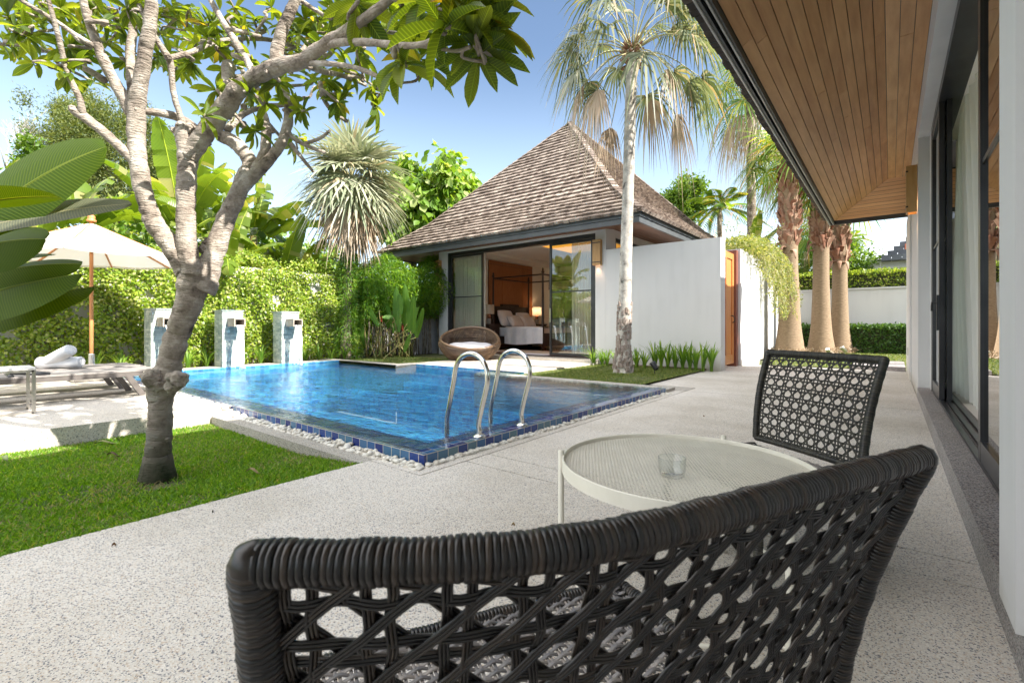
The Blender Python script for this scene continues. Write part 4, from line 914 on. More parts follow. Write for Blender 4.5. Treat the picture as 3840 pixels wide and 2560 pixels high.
a=MB(); gc=P(2527,1750,1.0); dgl=(1-TZ)*F/(1785-1222)
gp=P(2520,1785,(1-(TZ-.014))*F/(1795-1222)+.03)
Gl=MB(); n=48; gx,gy=gp.x,gp.y; z0=TZ-.013
prof=[(.001,0),(.036,0),(.040,.004),(.044,.02),(.046,.062),(.0455,.064),(.0440,.062),(.0418,.022),(.038,.012),(.001,.010)]
b0=0
for (r,z) in prof:
    for j in range(n):
        rr=r+(.0006*(j%2) if .02<=z and r>.0445 else 0); Gl.v.append((gx+rr*math.cos(2*PI*j/n),gy+rr*math.sin(2*PI*j/n),z0+z))
for i in range(len(prof)-1):
    for j in range(n): k=(j+1)%n; Gl.f.append((i*n+j,i*n+k,(i+1)*n+k,(i+1)*n+j))
Gl.f.append(tuple(range(n-1,-1,-1))); q=(len(prof)-1)*n; Gl.f.append(tuple(q+j for j in range(n)))
props(Gl.build('glass_bowl',M['clear'],None,True),'small clear ribbed glass ashtray on the cream mesh table','ashtray')
# ================= woven chairs =================
def chair(label,TL,TRt,BLp,BRp,bulge,fwd,toppath=None,mat_b='rattan',rr=.0155,rp=.018,group='dark woven lounge chairs',legs=True,pitch=.05):
    TL,TRt,BLp,BRp=map(Vector,(TL,TRt,BLp,BRp)); fwd=Vector((*fwd,0)).normalized(); bk=-fwd
    Ch=thing('woven_chair',label,'chair',(((BLp+BRp)/2).x,((BLp+BRp)/2).y,0),group)
    tp=None
    if toppath:
        c0=[Vector(q) for q in cat_rom(toppath,8)]; ac_=[0]
        for i in range(1,len(c0)): ac_.append(ac_[-1]+(c0[i]-c0[i-1]).length)
        tp=[]; i=0
        for k in range(61):
            s_=ac_[-1]*k/60
            while i<len(c0)-2 and ac_[i+1]<s_: i+=1
            tp.append(c0[i].lerp(c0[i+1],(s_-ac_[i])/max(1e-6,ac_[i+1]-ac_[i])))
    def top(u):
        if tp:
            f_=u*(len(tp)-1); i=min(int(f_),len(tp)-2); return tp[i].lerp(tp[i+1],f_-i)
        return TL.lerp(TRt,u)+bk*bulge*4*u*(1-u)
    def S(u,v,o=0):
        # u across, v up; o metres out of the surface towards the back
        b_=BLp.lerp(BRp,u)+bk*bulge*.8*4*u*(1-u); t=top(u)
        p=b_.lerp(t,v)+bk*(-.02*math.sin(PI*v)); return p+bk*o
    Wd=(TRt-TL).length; Hh=(TL-BLp).length
    # wrapped tubes: the core, then many close turns of strand
    def wrapped(path,r,name,step=.0046):
        m=MB(); pts=[Vector(q) for q in path]; L=[0]
        for i in range(1,len(pts)): L.append(L[-1]+(pts[i]-pts[i-1]).length)
        m.tube(pts,r*.9,12)
        s=0; i=0
        while s<L[-1]:
            while i<len(L)-2 and L[i+1]<s: i+=1
            t=(s-L[i])/max(1e-6,L[i+1]-L[i]); c=pts[i].lerp(pts[i+1],t); d=(pts[i+1]-pts[i]).normalized()
            rg=r*(1+random.uniform(-.02,.03)+.035*math.sin(s/.0046*2*PI/13)); w_=step*.5; 
            # one turn = short barrel with rounded profile, slightly slanted
            d2=(d+Vector((random.uniform(-.05,.05),random.uniform(-.05,.05),random.uniform(-.05,.05)))).normalized()
            m.tube([c-d2*w_,c-d2*w_*.6,c+d2*w_*.6,c+d2*w_],[rg*.92,rg*1.03,rg*1.03,rg*.92],14,cap=False)
            s+=step
        return m.build(name,M[mat_b],Ch,True)
    N=26
    wrapped([top(i/N)+Vector((0,0,0)) for i in range(N+1)],rr*1.08,'top_rail')
    wrapped([S(0,1-i/10) for i in range(11)],rp,'side_post'); wrapped([S(1,1-i/10) for i in range(11)],rp,'side_post')
    wrapped([S(i/N,0) for i in range(N+1)],rr*.8,'bottom_rail')
    for c_ in (TL if not tp else tp[0],TRt if not tp else tp[-1]):
        cc=MB(); cc.lathe([(.001,-rp*1.0),(rp*.7,-rp*.72),(rp*.97,-rp*.2),(rp*.98,rp*.2),(rp*.72,rp*.75),(.001,rp*1.02)],tuple(c_),14); cc.build('corner_cap',M[mat_b],Ch,True)
    # cane: pairs of uprights, pairs of cross strands, two diagonals; each strand is three-ribbed
    cm=MB()
    def ribbon(pf,n,w,off,wave=0,ph=0,wl=1):
        # pf(t)->(u,v); ribs follow the back surface
        P3=[]
        for i in range(n+1):
            u,v=pf(i/n); P3.append(S(u,v,off+wave*math.sin(ph+i/n*wl)))
        for i_r in (-1,0,1):
            b=len(cm.v); row=[]
            for i in range(n+1):
                t=(P3[min(i+1,n)]-P3[max(i-1,0)]).normalized(); sd=t.cross(bk).normalized()
                c=P3[i]+sd*i_r*w/3
                for (a_,h_) in ((-.5,0),(-.25,.0013),(.25,.0013),(.5,0),(.25,-.0013),(-.25,-.0013)): cm.v.append(tuple(c+sd*a_*w/3*1.05+bk*h_))
            for i in range(n):
                for j in range(6): k=(j+1)%6; cm.f.append((b+i*6+j,b+i*6+k,b+i*6+6+k,b+i*6+6+j))
    nu=max(4,round(Wd/pitch)); nv=max(4,round(Hh/pitch)); du=1/nu; dv=1/nv; w=.0078
    for i in range(nu):
        uc=(i+.5)*du
        for s_ in (-1,1):
            ribbon(lambda t,uc=uc,s_=s_:(uc+s_*du*(.15+.02*math.cos(2*PI*(t*nv-.5))),t),nv*6,w,.0,.0022,PI*(i%2)+s_,nv*2*PI)
    for j in range(nv):
        vc=(j+.5)*dv
        for s_ in (-1,1):
            ribbon(lambda t,vc=vc,s_=s_:(t,vc+s_*dv*(.15+.02*math.cos(2*PI*(t*nu-.5)))),nu*6,w,.0,.0022,PI*(j%2)+PI*.5*s_,nu*2*PI)
    for k in range(-nv,nu+1):
        for sg in (1,-1):
            # through the nodes (uc,vc)
            us=[];
            def pf0(t,k=k,sg=sg): return None
            pts=[]
            i0=k
            # diagonal in cell units: x=k+.5+s, y=.5+s (or mirrored)
            s0=max(0,-(k+.5)); s1=min(nv,nu-(k+.5))
            if s1-s0<.4: continue
            if sg==1: f_=lambda t,k=k,s0=s0,s1=s1:((k+.5+s0+(s1-s0)*t)*du,(s0+(s1-s0)*t)*dv)
            else: f_=lambda t,k=k,s0=s0,s1=s1:(1-(k+.5+s0+(s1-s0)*t)*du,(s0+(s1-s0)*t)*dv)
            ribbon(f_,max(3,int((s1-s0)*5)),w,.003*sg,.0012,0,(s1-s0)*2*PI)
    cm.build('cane_back',M[mat_b],Ch,True)
    # seat: woven surface, apron, legs
    SF0,SF1=.0,.52; b0=BLp.lerp(BRp,.5); ac=(BRp-BLp).normalized(); ac.z=0; ac.normalize(); zt=BLp.z-.035; hw=(BRp-BLp).length/2+.015
    def Q(a,f,z=0): return Vector((b0.x,b0.y,zt))+ac*a*(1+.08*f/SF1)+fwd*f+Vector((0,0,z-.012*math.cos(a/hw*PI/2)*math.sin(PI*max(0,min(1,(f-SF0)/(SF1-SF0))))))
    sm=MB(); wp=.024; na=int(2*hw/wp); fp=.0112; nf=int((SF1-SF0)/fp)
    for i in range(na+1):
        for o_ in (-.0036,.0036):
            a_=-hw+i*2*hw/na+o_; b=len(sm.v); n=12
            for q in range(n+1):
                c=Q(a_,SF0+(SF1-SF0)*q/n,-.001)
                for (x,h) in ((-.003,0),(0,.0016),(.003,0)): sm.v.append(tuple(c+ac*x+Vector((0,0,h))))
            for q in range(n):
                for j in (0,1): sm.f.append((b+q*3+j,b+q*3+j+1,b+q*3+j+4,b+q*3+j+3))
    for k in range(nf):
        f=SF0+(k+.5)*(SF1-SF0)/nf; n=na*6; b=len(sm.v); jit=random.uniform(-.0006,.0006)
        for q in range(n+1):
            a_=-hw+2*hw*q/n; c=Q(a_,f+jit+.0012*math.sin(q*PI/6+PI*(k%2)),.0036*math.cos(q*PI/6+PI*(k%2)))
            for (x,h) in ((-.0046,-.0012),(-.0032,.0012),(-.001,.0006),(.001,.0006),(.0032,.0012),(.0046,-.0012)): sm.v.append(tuple(c+fwd*x+Vector((0,0,h))))
        for q in range(n):
            for j in range(5): sm.f.append((b+q*6+j,b+q*6+j+1,b+q*6+j+7,b+q*6+j+6))
    sm.build('woven_seat',M['seat'],Ch,True)
    rim=[Q(-hw,SF0),Q(-hw,SF0+.2),Q(-hw,SF1-.05),Q(-hw+.05,SF1),Q(0,SF1+.01),Q(hw-.05,SF1),Q(hw,SF1-.05),Q(hw,SF0+.2),Q(hw,SF0)]
    wrapped([Vector(q)+Vector((0,0,-.008)) for q in cat_rom(rim,5)],.017,'seat_rim',.008)
    for (a_,f) in ((-hw+.02,.02),(hw-.02,.02),(-hw+.03,SF1-.03),(hw-.03,SF1-.03)):
        top_=Q(a_,f); bot=Vector((top_.x,top_.y,0))+(-fwd if f<.2 else fwd)*.03+ac*(.02 if a_>0 else -.02); wrapped([top_,top_.lerp(bot,.5),bot],.017,'leg',.009)
    return Ch
nt_=[P(x,y,(1-.855)*F/(y-1222)) for (x,y) in ((952,2112),(1180,2108),(1469,2104),(1959,2072),(2449,1988),(2939,1858),(3250,1770),(3455,1716))]
TLn,TRn=nt_[0],nt_[-1]; chd=(TRn-TLn); fn_=Vector((-chd.y,chd.x,0)).normalized()
chair('dark woven armless chair seen from behind, its curved back filling the bottom of the view',TLn,TRn,Vector((TLn.x,TLn.y,.425))+fn_*.08+chd*.02,Vector((TRn.x,TRn.y,.425))+fn_*.11+chd*.0,.05,(fn_.x,fn_.y),toppath=nt_,rr=.0125,rp=.0145)
A1=P(2835,1640,2.46);A2=P(3232,1762,1.90);A3=P(2882,1322,2.55);A4=P(3318,1350,2.02)
cd=(A2-A1); f2_=Vector((-cd.y,cd.x,0)).normalized()
if f2_.y>0: f2_=-f2_
chair('olive charcoal woven chair with tilted open cane back beyond the round table',A3,A4,A1,A2,.02,(f2_.x,f2_.y),mat_b='rattan2',rr=.016,rp=.017)
# ================= loungers, side tables, towels =================
def lounger(x,y,label):
    L=thing('sun_lounger',label,'sun lounger',(x,y,.08),'sun loungers on the pool deck'); z=.08
    a=MB()
    # side rails with a bevelled nose, long axis along -y
    for s_ in (-.33,.33): a.beam((x+s_,y-1.95,z+.29),(x+s_,y-.18,z+.29),.045,.06); 
    a.beam((x-.33,y-.22,z+.29),(x+.33,y-.22,z+.29),.05,.05); a.beam((x-.33,y-1.92,z+.29),(x+.33,y-1.92,z+.29),.05,.05); a.build('frame',M['loungeframe'],L)
    for (sx,yy,lean) in ((-.33,y-.36,.16),(.33,y-.36,.16),(-.33,y-1.75,-.16),(.33,y-1.75,-.16)):
        a=MB(); a.beam((x+sx,yy+.02,z+.275),(x+sx,yy+lean+.02,z+.0),.05,.065); a.build('leg',M['loungeframe'],L)
    a=MB(); a.grid(lambda u,v:(x-.35+.70*v,y-1.95+2.12*u,z+.335-.006*math.sin(PI*v)-(0 if u<.93 else (u-.93)*.5)),20,6); a.grid(lambda u,v:(x-.35+.70*v,y-1.95+2.12*u,z+.322-.006*math.sin(PI*v)-(0 if u<.93 else (u-.93)*.3)),20,6)
    for vx in (-.35,.35): a.beam((x+vx,y-1.95,z+.33),(x+vx,y+.02,z+.33),.02,.022)
    a.build('sling',M['sling'],L)
    return L
lounger(-8.12,2.02,'taupe sling sun lounger closest to the lawn, its foot end beside the pool')
lounger(-9.12,2.02,'taupe sling sun lounger under the parasol carrying rolled towels')
a=MB(); L1=[o for o in bpy.data.objects if o.name.startswith('sun_lounger')][0]
a.box(-8.38,-7.86,.62,.66,.395,.43); a.tube([(-7.80,.95,.43),(-7.80,.62,.47)],.022,8); a.build('backrest_bracket',M['black'],L1,True)
def side_table(x,y,w,h,label,z=.08):
    t=thing('side_table',label,'table',(x,y,z),'small deck side tables'); 
    for sx in (-1,1):
        a=MB(); xx=x+sx*w/2
        a.beam((xx,y-w/2,z+.012),(xx,y+w/2,z+.012),.022,.022,(1,0,0)); a.beam((xx,y-w/2,z+h-.012),(xx,y+w/2,z+h-.012),.022,.022)
        for sy in (-1,1): a.beam((xx,y+sy*w/2,z),(xx,y+sy*w/2,z+h),.03,.022)
        a.build('leg_frame',M['brushed'],t)
    a=MB(); a.bbox(x-w/2-.015,x+w/2+.015,y-w/2-.015,y+w/2+.015,z+h,z+h+.028,.004); a.build('table_top',M['tabletop_w'],t)
    return t
side_table(-7.22,.52,.42,.46,'steel framed side table with white top nearest the lawn at the left edge')
side_table(-10.2,.42,.40,.44,'white topped side table between the loungers and the creeper wall')
def towel(c,L_,r,rz,tilt,label,dy=0):
    m=MB(); n=44; sec=[]
    # spiral roll extruded, rounded ends
    m_=[(-.5,.90),(-.47,.98),(-.3,1.0),(0,1.02),(.3,1.0),(.47,.98),(.5,.90)]
    for (t,s_) in m_:
        ring=[]
        for j in range(28):
            a_=2*PI*j/28; ring.append((t*L_,r*s_*math.cos(a_)*(1+.02*math.sin(j*1.3)),r*s_*.92*math.sin(a_)))
        sec.append(ring)
    b=0
    for ring in sec: m.v+=ring
    for i in range(len(sec)-1):
        for j in range(28): k=(j+1)%28; m.f.append((i*28+j,i*28+k,(i+1)*28+k,(i+1)*28+j))
    for sgn in (-1,1):
        b=len(m.v); N_=60
        for i in range(N_):
            a_=i/N_*5*PI; rr=r*.9*(1-i/N_*.85)
            m.v+= [(sgn*(L_*.5+.004),rr*math.cos(a_),rr*.92*math.sin(a_)),(sgn*(L_*.5-.02),rr*math.cos(a_)*.96,rr*.88*math.sin(a_))]
        for i in range(N_-1): m.f.append((b+2*i,b+2*i+2,b+2*i+3,b+2*i+1))
        m.f.append(tuple((0 if sgn<0 else (len(sec)-1)*28)+j for j in range(28)))
    rot=Matrix.Rotation(rz,3,'Z')@Matrix.Rotation(tilt,3,'Y'); m.v=[tuple(rot@Vector(p)+Vector(c)) for p in m.v]
    props(m.build('rolled_towel',M['towel'],None,True),label,'towel',group='rolled white towels on the lounger')
towel((-9.02,1.20,.41+.085),.52,.085,R(48),0,'white rolled towel lying flat on the lounger under another one')
towel((-8.98,1.16,.57),.52,.085,R(28),R(-24),'white rolled towel leaning across the lower towel')
# ================= parasol =================
U=thing('parasol','cream canvas parasol with turned orange wooden pole beside the loungers','parasol',(-10.62,1.80,.08))
ux,uy=-10.62,1.80; n8=8; Rr=1.36; zt=2.76; ze=2.17
a=MB()
a.lathe([(.028,.1),(.028,1.2),(.027,2.2),(.03,2.22)],(ux,uy,.0),14); a.lathe([(.026,2.2),(.026,2.84)],(ux,uy,0),14); a.build('pole',M['pole'],U,True)
a=MB(); a.lathe([(.03,2.28),(.05,2.285),(.055,2.30),(.04,2.32),(.06,2.34),(.07,2.36),(.07,2.42),(.05,2.45),(.028,2.46)],(ux,uy,0),18); a.build('hub',M['pole'],U,True)
a=MB(); a.lathe([(.03,2.77),(.065,2.775),(.07,2.80),(.045,2.82),(.055,2.84),(.05,2.87),(.02,2.895),(.001,2.90)],(ux,uy,0),18); a.build('finial',M['pole'],U,True)
a=MB(); a.bbox(ux-.28,ux+.28,uy-.28,uy+.28,.082,.15,.015); a.lathe([(.045,.14),(.045,.52),(.04,.53)],(ux,uy,0),18); a.build('base',M['brushed'],U)
can=MB(); rot0=R(22.5)
def canp(ang,r):
    t=r/Rr; k=(ang-rot0)/(2*PI/n8); fr=k-math.floor(k); rr=r*math.cos(PI/n8)/math.cos((fr-.5)*2*PI/n8)
    sag=-.05*math.sin(PI*fr)*t-.02*math.sin(PI*t)
    return (ux+rr*math.cos(ang),uy+rr*math.sin(ang),zt+(ze-zt)*t+sag+.02*math.sin(PI*fr)*t*t)
can.grid(lambda u,v:canp(rot0+2*PI*v,Rr*(.04+.96*u)),12,64)
can.grid(lambda u,v:(lambda p:(p[0],p[1],p[2]-.035*u))(canp(rot0+2*PI*v,Rr)),1,64)
can.build('canopy',M['canvas'],U)
for k in range(n8):
    an=rot0+2*PI*k/n8; r_=MB(); e=(ux+Rr*.99*math.cos(an),uy+Rr*.99*math.sin(an),ze-.03); s_=(ux+.06*math.cos(an),uy+.06*math.sin(an),zt-.045); r_.beam(s_,e,.02,.028); ro=r_.build('rib',M['pole'],U)
    q=MB(); md=tuple(Vector(s_).lerp(Vector(e),.5)); q.beam((ux+.05*math.cos(an),uy+.05*math.sin(an),2.39),md,.016,.024); q.build('strut',M['pole'],ro)
# ================= round wicker daybed =================
D=thing('round_daybed','round brown wicker nest chair with white cushion in front of the villa','daybed',(-9.02,9.38,.08))
dx,dy=-9.02,9.40; m=MB()
# opening plane tilts forward: high at the back, low at the front
vd=Vector((-dx,-dy,0)).normalized()
def shell(a_,t,th=0):
    c=math.cos(a_-math.atan2(vd.y,vd.x))  # 1 at the front
    top=.60-.28*c-.02*math.cos(2*a_); z=t*top
    rb=.52+.34*math.sin(min(1,(z+.02)/.62)*PI*.62)**.9 - (.0 if z<.45 else (z-.45)*.25)
    return (dx+(rb-th)*math.cos(a_),dy+(rb-th)*math.sin(a_),.082+z)
NA,NT=96,18
V_=[];
hole=MB()
for i in range(NA):
    for j in range(NT):
        off=.5*(j%2)
        a0=2*PI*(i+off)/NA; a1=2*PI*(i+1+off)/NA; t0=j/NT; t1=(j+1)/NT
        # each woven cell: a frame round a small dark opening
        o4=[(a0,t0),(a1,t0),(a1,t1),(a0,t1)]; am,tm=(a0+a1)/2,(t0+t1)/2; hsz=.5 if j<NT-1 else .0
        i4=[(am+(a-am)*hsz,tm+(t-tm)*.52) for a,t in o4]
        b=len(hole.v); hole.v+=[shell(a,t) for a,t in o4]+[shell(a,t,.012) for a,t in i4]
        for q in range(4): k=(q+1)%4; hole.f.append((b+q,b+k,b+4+k,b+4+q))
        if j==NT-1 or j<2: hole.f.append((b+4,b+5,b+6,b+7))
hole.build('wicker_shell',M['rattan3'],D)
inn=MB()
for i in range(NA):
    for j in range(2,NT):
        off=.5*((j+1)%2); a0=2*PI*(i+off)/NA; a1=2*PI*(i+1+off)/NA; t0=j/NT; t1=(j+1)/NT; o4=[(a0,t0),(a1,t0),(a1,t1),(a0,t1)]; am,tm=(a0+a1)/2,(t0+t1)/2
        i4=[(am+(a-am)*.5,tm+(t-tm)*.5) for a,t in o4]; b=len(inn.v); inn.v+=[shell(a,t,.05) for a,t in o4]+[shell(a,t,.04) for a,t in i4]
        for q in range(4): k=(q+1)%4; inn.f.append((b+q,b+k,b+4+k,b+4+q))
inn.build('inner_weave',M['rattan3'],D)
rm=MB(); rm.tube([shell(2*PI*i/64,1.0,.025) for i in range(65)],.035,10); rm.build('rim',M['rattan3'],D,True)
cu=MB(); cu.grid(lambda u,v:(dx+(.66*u**.8)*math.cos(2*PI*v),dy+(.66*u**.8)*math.sin(2*PI*v),.49-.05*max(0,u-.85)/.15+.01*math.sin(v*40)*u-.07*u*math.cos(2*PI*v-math.atan2(vd.y,vd.x))),10,48); cu.grid(lambda u,v:(dx+.66*math.cos(2*PI*v),dy+.66*math.sin(2*PI*v),.44-.07*math.cos(2*PI*v-math.atan2(vd.y,vd.x))-.15*u),2,48); cu.build('cushion',M['cushion'],D,True)
# ================= garden spotlights =================
def spotlight(x,y,z,label,hd=0,s=1,mt='black'):
    t=thing('garden_spotlight',label,'spotlight',(x,y,z),'small garden spike lights')
    a=MB(); a.tube([(x,y,z-.05),(x,y,z+.09*s)],.008*s,6); a.build('spike',M[mt],t)
    d=Vector((math.cos(hd)*.6,math.sin(hd)*.6,.7)).normalized(); c=Vector((x,y,z+.12*s)); a=MB(); a.tube([c-d*.06*s,c-d*.055*s,c+d*.05*s,c+d*.07*s],[.03*s,.038*s,.042*s,.05*s],14); a.build('head',M[mt],t,True)
    a=MB(); a.tube([c+d*.0705*s,c+d*.073*s],[.043*s,.043*s],14); a.build('lens',M['tabletop_w'],t); return t
q=P(2455,1405,9.4); spotlight(q.x,q.y,.04,'black spike light with cable leaning at the foot of the grey trunked palm',R(160),1.3)
spotlight(-12.05,8.35,.05,'small black spike light at the foot of the heliconia stand, left end',R(90),1)
spotlight(-11.2,9.3,.05,'small black spike light in the shade right of the heliconia canes',R(120),.9)
qq=P(3165,1318,15.5); spotlight(qq.x,qq.y,.03,'white faced spike light tilted up at the last thick palm',R(200),1.6,'brushed')
qq=P(3106,1334,15.0); spotlight(qq.x,qq.y,.03,'round white spike light between the second and third thick palm',R(250),1.4,'brushed')
# ================= frangipani =================
from mathutils import noise as mnoise
def frangipani():
    base=PV(362,1083,3.36)
    Fr=thing('frangipani_tree','grey barked frangipani tree with knobbly forked trunk growing from the lawn','tree',tuple(base))
    D0=3.36; FV=F/KV
    def w(p): return PV(p[0],p[1],p[2])
    def r(p): return p[3]*p[2]/FV/math.sqrt(1+((p[0]*KV-1920)/F)**2)*1.04
    limbs=[
     # trunk
     [(360,1090,3.36,33),(361,1050,3.36,31),(366,1000,3.37,30),(367,950,3.38,28),(371,905,3.39,31),(377,880,3.39,37),(386,850,3.4,32),(396,805,3.4,29),(410,760,3.41,29),(425,720,3.42,30),(437,685,3.43,33),(443,650,3.43,35),(446,620,3.43,33)],
     [(432,625,3.42,25),(400,572,3.38,22),(370,535,3.34,20),(348,500,3.3,19),(334,455,3.27,18),(322,400,3.24,18),(315,345,3.22,18),(312,290,3.2,18),(316,235,3.17,17),(324,180,3.13,15),(335,110,3.08,14),(345,50,3.04,13),(350,-40,3.0,12)],
     [(443,630,3.4,23),(432,580,3.38,20),(427,520,3.36,19),(427,450,3.35,19),(430,390,3.34,19),(431,340,3.33,20),(428,305,3.33,22),(424,288,3.33,15)],
     [(466,665,3.46,27),(482,610,3.48,23),(497,565,3.5,20),(515,515,3.52,18),(534,470,3.54,17),(556,430,3.57,15),(590,395,3.6,13),(620,365,3.64,11),(645,330,3.68,10),(661,285,3.72,9),(662,245,3.75,8),(650,200,3.8,7)],
     # left limbs off the first fork
     [(313,372,3.22,13),(280,342,3.18,11),(240,305,3.14,11),(205,278,3.1,11),(178,258,3.08,12),(165,250,3.08,9)],
     [(190,262,3.08,9),(182,225,3.05,8),(165,190,3.02,8),(150,150,3.0,7),(138,100,2.96,7),(122,40,2.9,6),(105,-20,2.85,6)],
     [(303,262,3.2,14),(285,225,3.18,13),(258,180,3.15,12),(235,130,3.1,11),(215,80,3.06,10),(198,30,3.0,9),(185,-30,2.95,8)],
     [(305,240,3.22,11),(302,190,3.26,10),(300,130,3.3,9),(305,60,3.33,9),(300,0,3.36,8)],
     [(240,185,3.16,9),(200,160,3.2,8),(150,140,3.24,7),(110,118,3.28,6),(60,105,3.32,5),(10,95,3.36,5)],
     [(225,110,3.08,8),(180,85,3.02,7),(130,50,2.96,6),(80,20,2.9,6),(30,-10,2.85,5)],
     # right limb sweeping over the pool and back to the viewer
     [(436,360,3.33,18),(460,320,3.3,19),(492,280,3.26,19),(518,245,3.2,19),(540,215,3.15,18),(572,188,3.1,17),(610,165,3.02,16),(650,150,2.95,15),(690,142,2.88,14),(728,115,2.8,12),(765,90,2.7,11),(810,62,2.58,10),(850,35,2.48,9),(900,-5,2.38,8)],
     [(632,160,3.0,13),(638,110,2.98,12),(650,65,2.95,11),(668,25,2.92,10),(690,-25,2.9,9)],
     [(745,103,2.76,9),(790,97,2.62,8),(850,98,2.45,8),(910,104,2.3,7),(960,104,2.18,6),(1000,90,2.1,6),(1012,68,2.06,6)],
     [(960,104,2.18,5),(1010,112,2.14,4),(1050,118,2.1,4),(1080,108,2.06,4)],
     [(585,180,3.1,9),(568,140,3.14,8),(540,95,3.18,8),(512,50,3.22,7),(480,-5,3.25,6)],
     [(690,146,2.9,7),(740,146,2.8,6),(800,152,2.7,5),(850,168,2.62,5),(905,198,2.55,3)],
     [(525,240,3.25,14),(522,200,3.35,13),(525,150,3.4,13)],
     # thin middle limb
     [(425,295,3.3,8),(412,260,3.28,7),(398,210,3.25,7),(392,150,3.2,8),(385,130,3.18,9),(360,92,3.12,7),(335,45,3.05,6),(305,-15,3.0,6)],
     [(388,134,3.2,7),(440,120,3.3,6),(490,98,3.42,6),(550,90,3.55,5),(620,92,3.7,5),(680,110,3.8,4)],
     [(330,255,3.25,9),(380,262,3.3,10),(420,275,3.36,10),(455,300,3.42,9),(480,335,3.46,8)],
     # right rear forks
     [(545,452,3.56,16),(560,410,3.6,16),(575,380,3.64,15),(560,350,3.68,14),(535,325,3.7,14),(505,312,3.72,12)],
     [(588,392,3.6,12),(608,350,3.66,10),(612,300,3.7,10),(602,250,3.76,8),(598,210,3.8,7)],
     [(520,300,3.7,9),(560,262,3.8,7),(610,245,3.9,6),(660,240,4.0,5),(700,225,4.1,4)],
     [(655,300,3.72,6),(680,322,3.7,5),(712,338,3.66,4),(745,350,3.62,4)],[(700,330,3.68,4),(735,318,3.6,4),(758,300,3.55,3)],[(668,330,3.7,5),(695,365,3.7,4),(720,395,3.7,3)],
     [(640,200,3.8,7),(655,150,3.9,6),(700,110,4.0,5),(725,60,4.05,4)],[(602,215,3.8,6),(560,170,3.95,5),(545,120,4.05,5)],
     [(700,150,2.9,7),(745,165,3.2,6),(790,175,3.5,5),(840,195,3.7,4)],[(735,190,3.4,5),(745,230,3.6,5),(770,262,3.7,4),(800,280,3.75,4)],
    ]
    m=MB(); nodes=[]
    for li,L in enumerate(limbs):
        pts=[w(p) for p in L]; rr=[r(p)*(1.0 if li==0 else 1.22 if L[0][3]>9 else 1.08) for p in L]
        q=cat_rom([(*p,a) for p,a in zip(pts,rr)],5)
        P3=[Vector(a[:3]) for a in q]; R3=[max(.004,a[3]) for a in q]
        # lumpy outline, ring scars
        R3=[a*(1+.02*math.sin(i*1.1+li)+random.uniform(-.012,.012)) for i,a in enumerate(R3)]
        P3=[p+Vector((random.uniform(-1,1),random.uniform(-1,1),0))*R3[i]*.06 for i,p in enumerate(P3)]
        if li==0: continue_=None
        b0=len(m.v); nn_=26 if R3[0]>.03 else 9
        if nn_>20:
            q=cat_rom([(*p,a) for p,a in zip(P3,R3)],4); P3d=[Vector(a[:3]) for a in q]; R3d=[a[3] for a in q]
        else: P3d,R3d=P3,R3
        m.tube(P3d,R3d,nn_)
        # bark relief: healed scars, rings and hollows
        for vi in range(b0,len(m.v)):
            k=min(len(P3d)-1,(vi-b0)//nn_); p=Vector(m.v[vi]); c=P3d[k]; o=p-c
            if o.length<1e-5: continue
            nz=mnoise.fractal(p*9,1.0,2.0,4)*.085+mnoise.noise(Vector((p.x*22,p.y*22,p.z*60)))*.03
            sc_=max(0,mnoise.noise(p*15+Vector((7,3,1)))-.38)*.35
            m.v[vi]=tuple(c+o*(1+nz-sc_))
        if li>0:
            for p,a in zip(P3,R3): nodes.append((p,a))
    # knobs, cut stubs
    for (x,y,d,rr_) in ((350,868,3.30,27),(405,872,3.29,28),(395,888,3.31,20),(360,885,3.30,20),(478,560,3.47,15),(468,572,3.44,13),(418,290,3.28,14),(436,296,3.29,15),(167,250,3.06,10),(540,205,3.1,12),(386,132,3.16,10),(400,300,3.3,10),(500,302,3.7,14),(525,150,3.4,15),(560,245,3.6,9),(640,150,2.93,9),(625,300,3.66,9),(345,1040,3.33,12),(385,1010,3.34,8),(310,250,3.16,14)):
        c=PV(x,y,d); R_=rr_*d/FV*.8
        v,f=bmesh_ico(3); v=v.copy()
        for k in range(len(v)):
            s=1+.07*math.sin(v[k][0]*6+x)+.06*math.sin(v[k][2]*7+y)+.04*math.sin(v[k][1]*11+x)
            q_=Vector(v[k]); s*=1+mnoise.fractal(q_*1.6+Vector((x,y,0)),1,2,4)*.22-.12*abs(mnoise.noise(q_*4+Vector((y,x,0))))
            dn=max(0,q_.dot(Vector((math.sin(x)*.6,-.7,-.35)).normalized())); s*=1-.5*max(0,dn-.8)/.2   # healed hollow
            v[k]*=s
        b=len(m.v); m.v+=[tuple(c+Vector(q)*R_) for q in v]; m.f+=[tuple(b+i for i in q) for q in f]
    # root flare
    m.tube([base+Vector((0,0,-.12)),base+Vector((0,0,-.02)),base+Vector((.003,0,.12))],[.135,.112,.085],16,3,noise=.04)
    m.build('trunk',M['frangi'],Fr,True)
    # leaf rosettes
    ros=[]
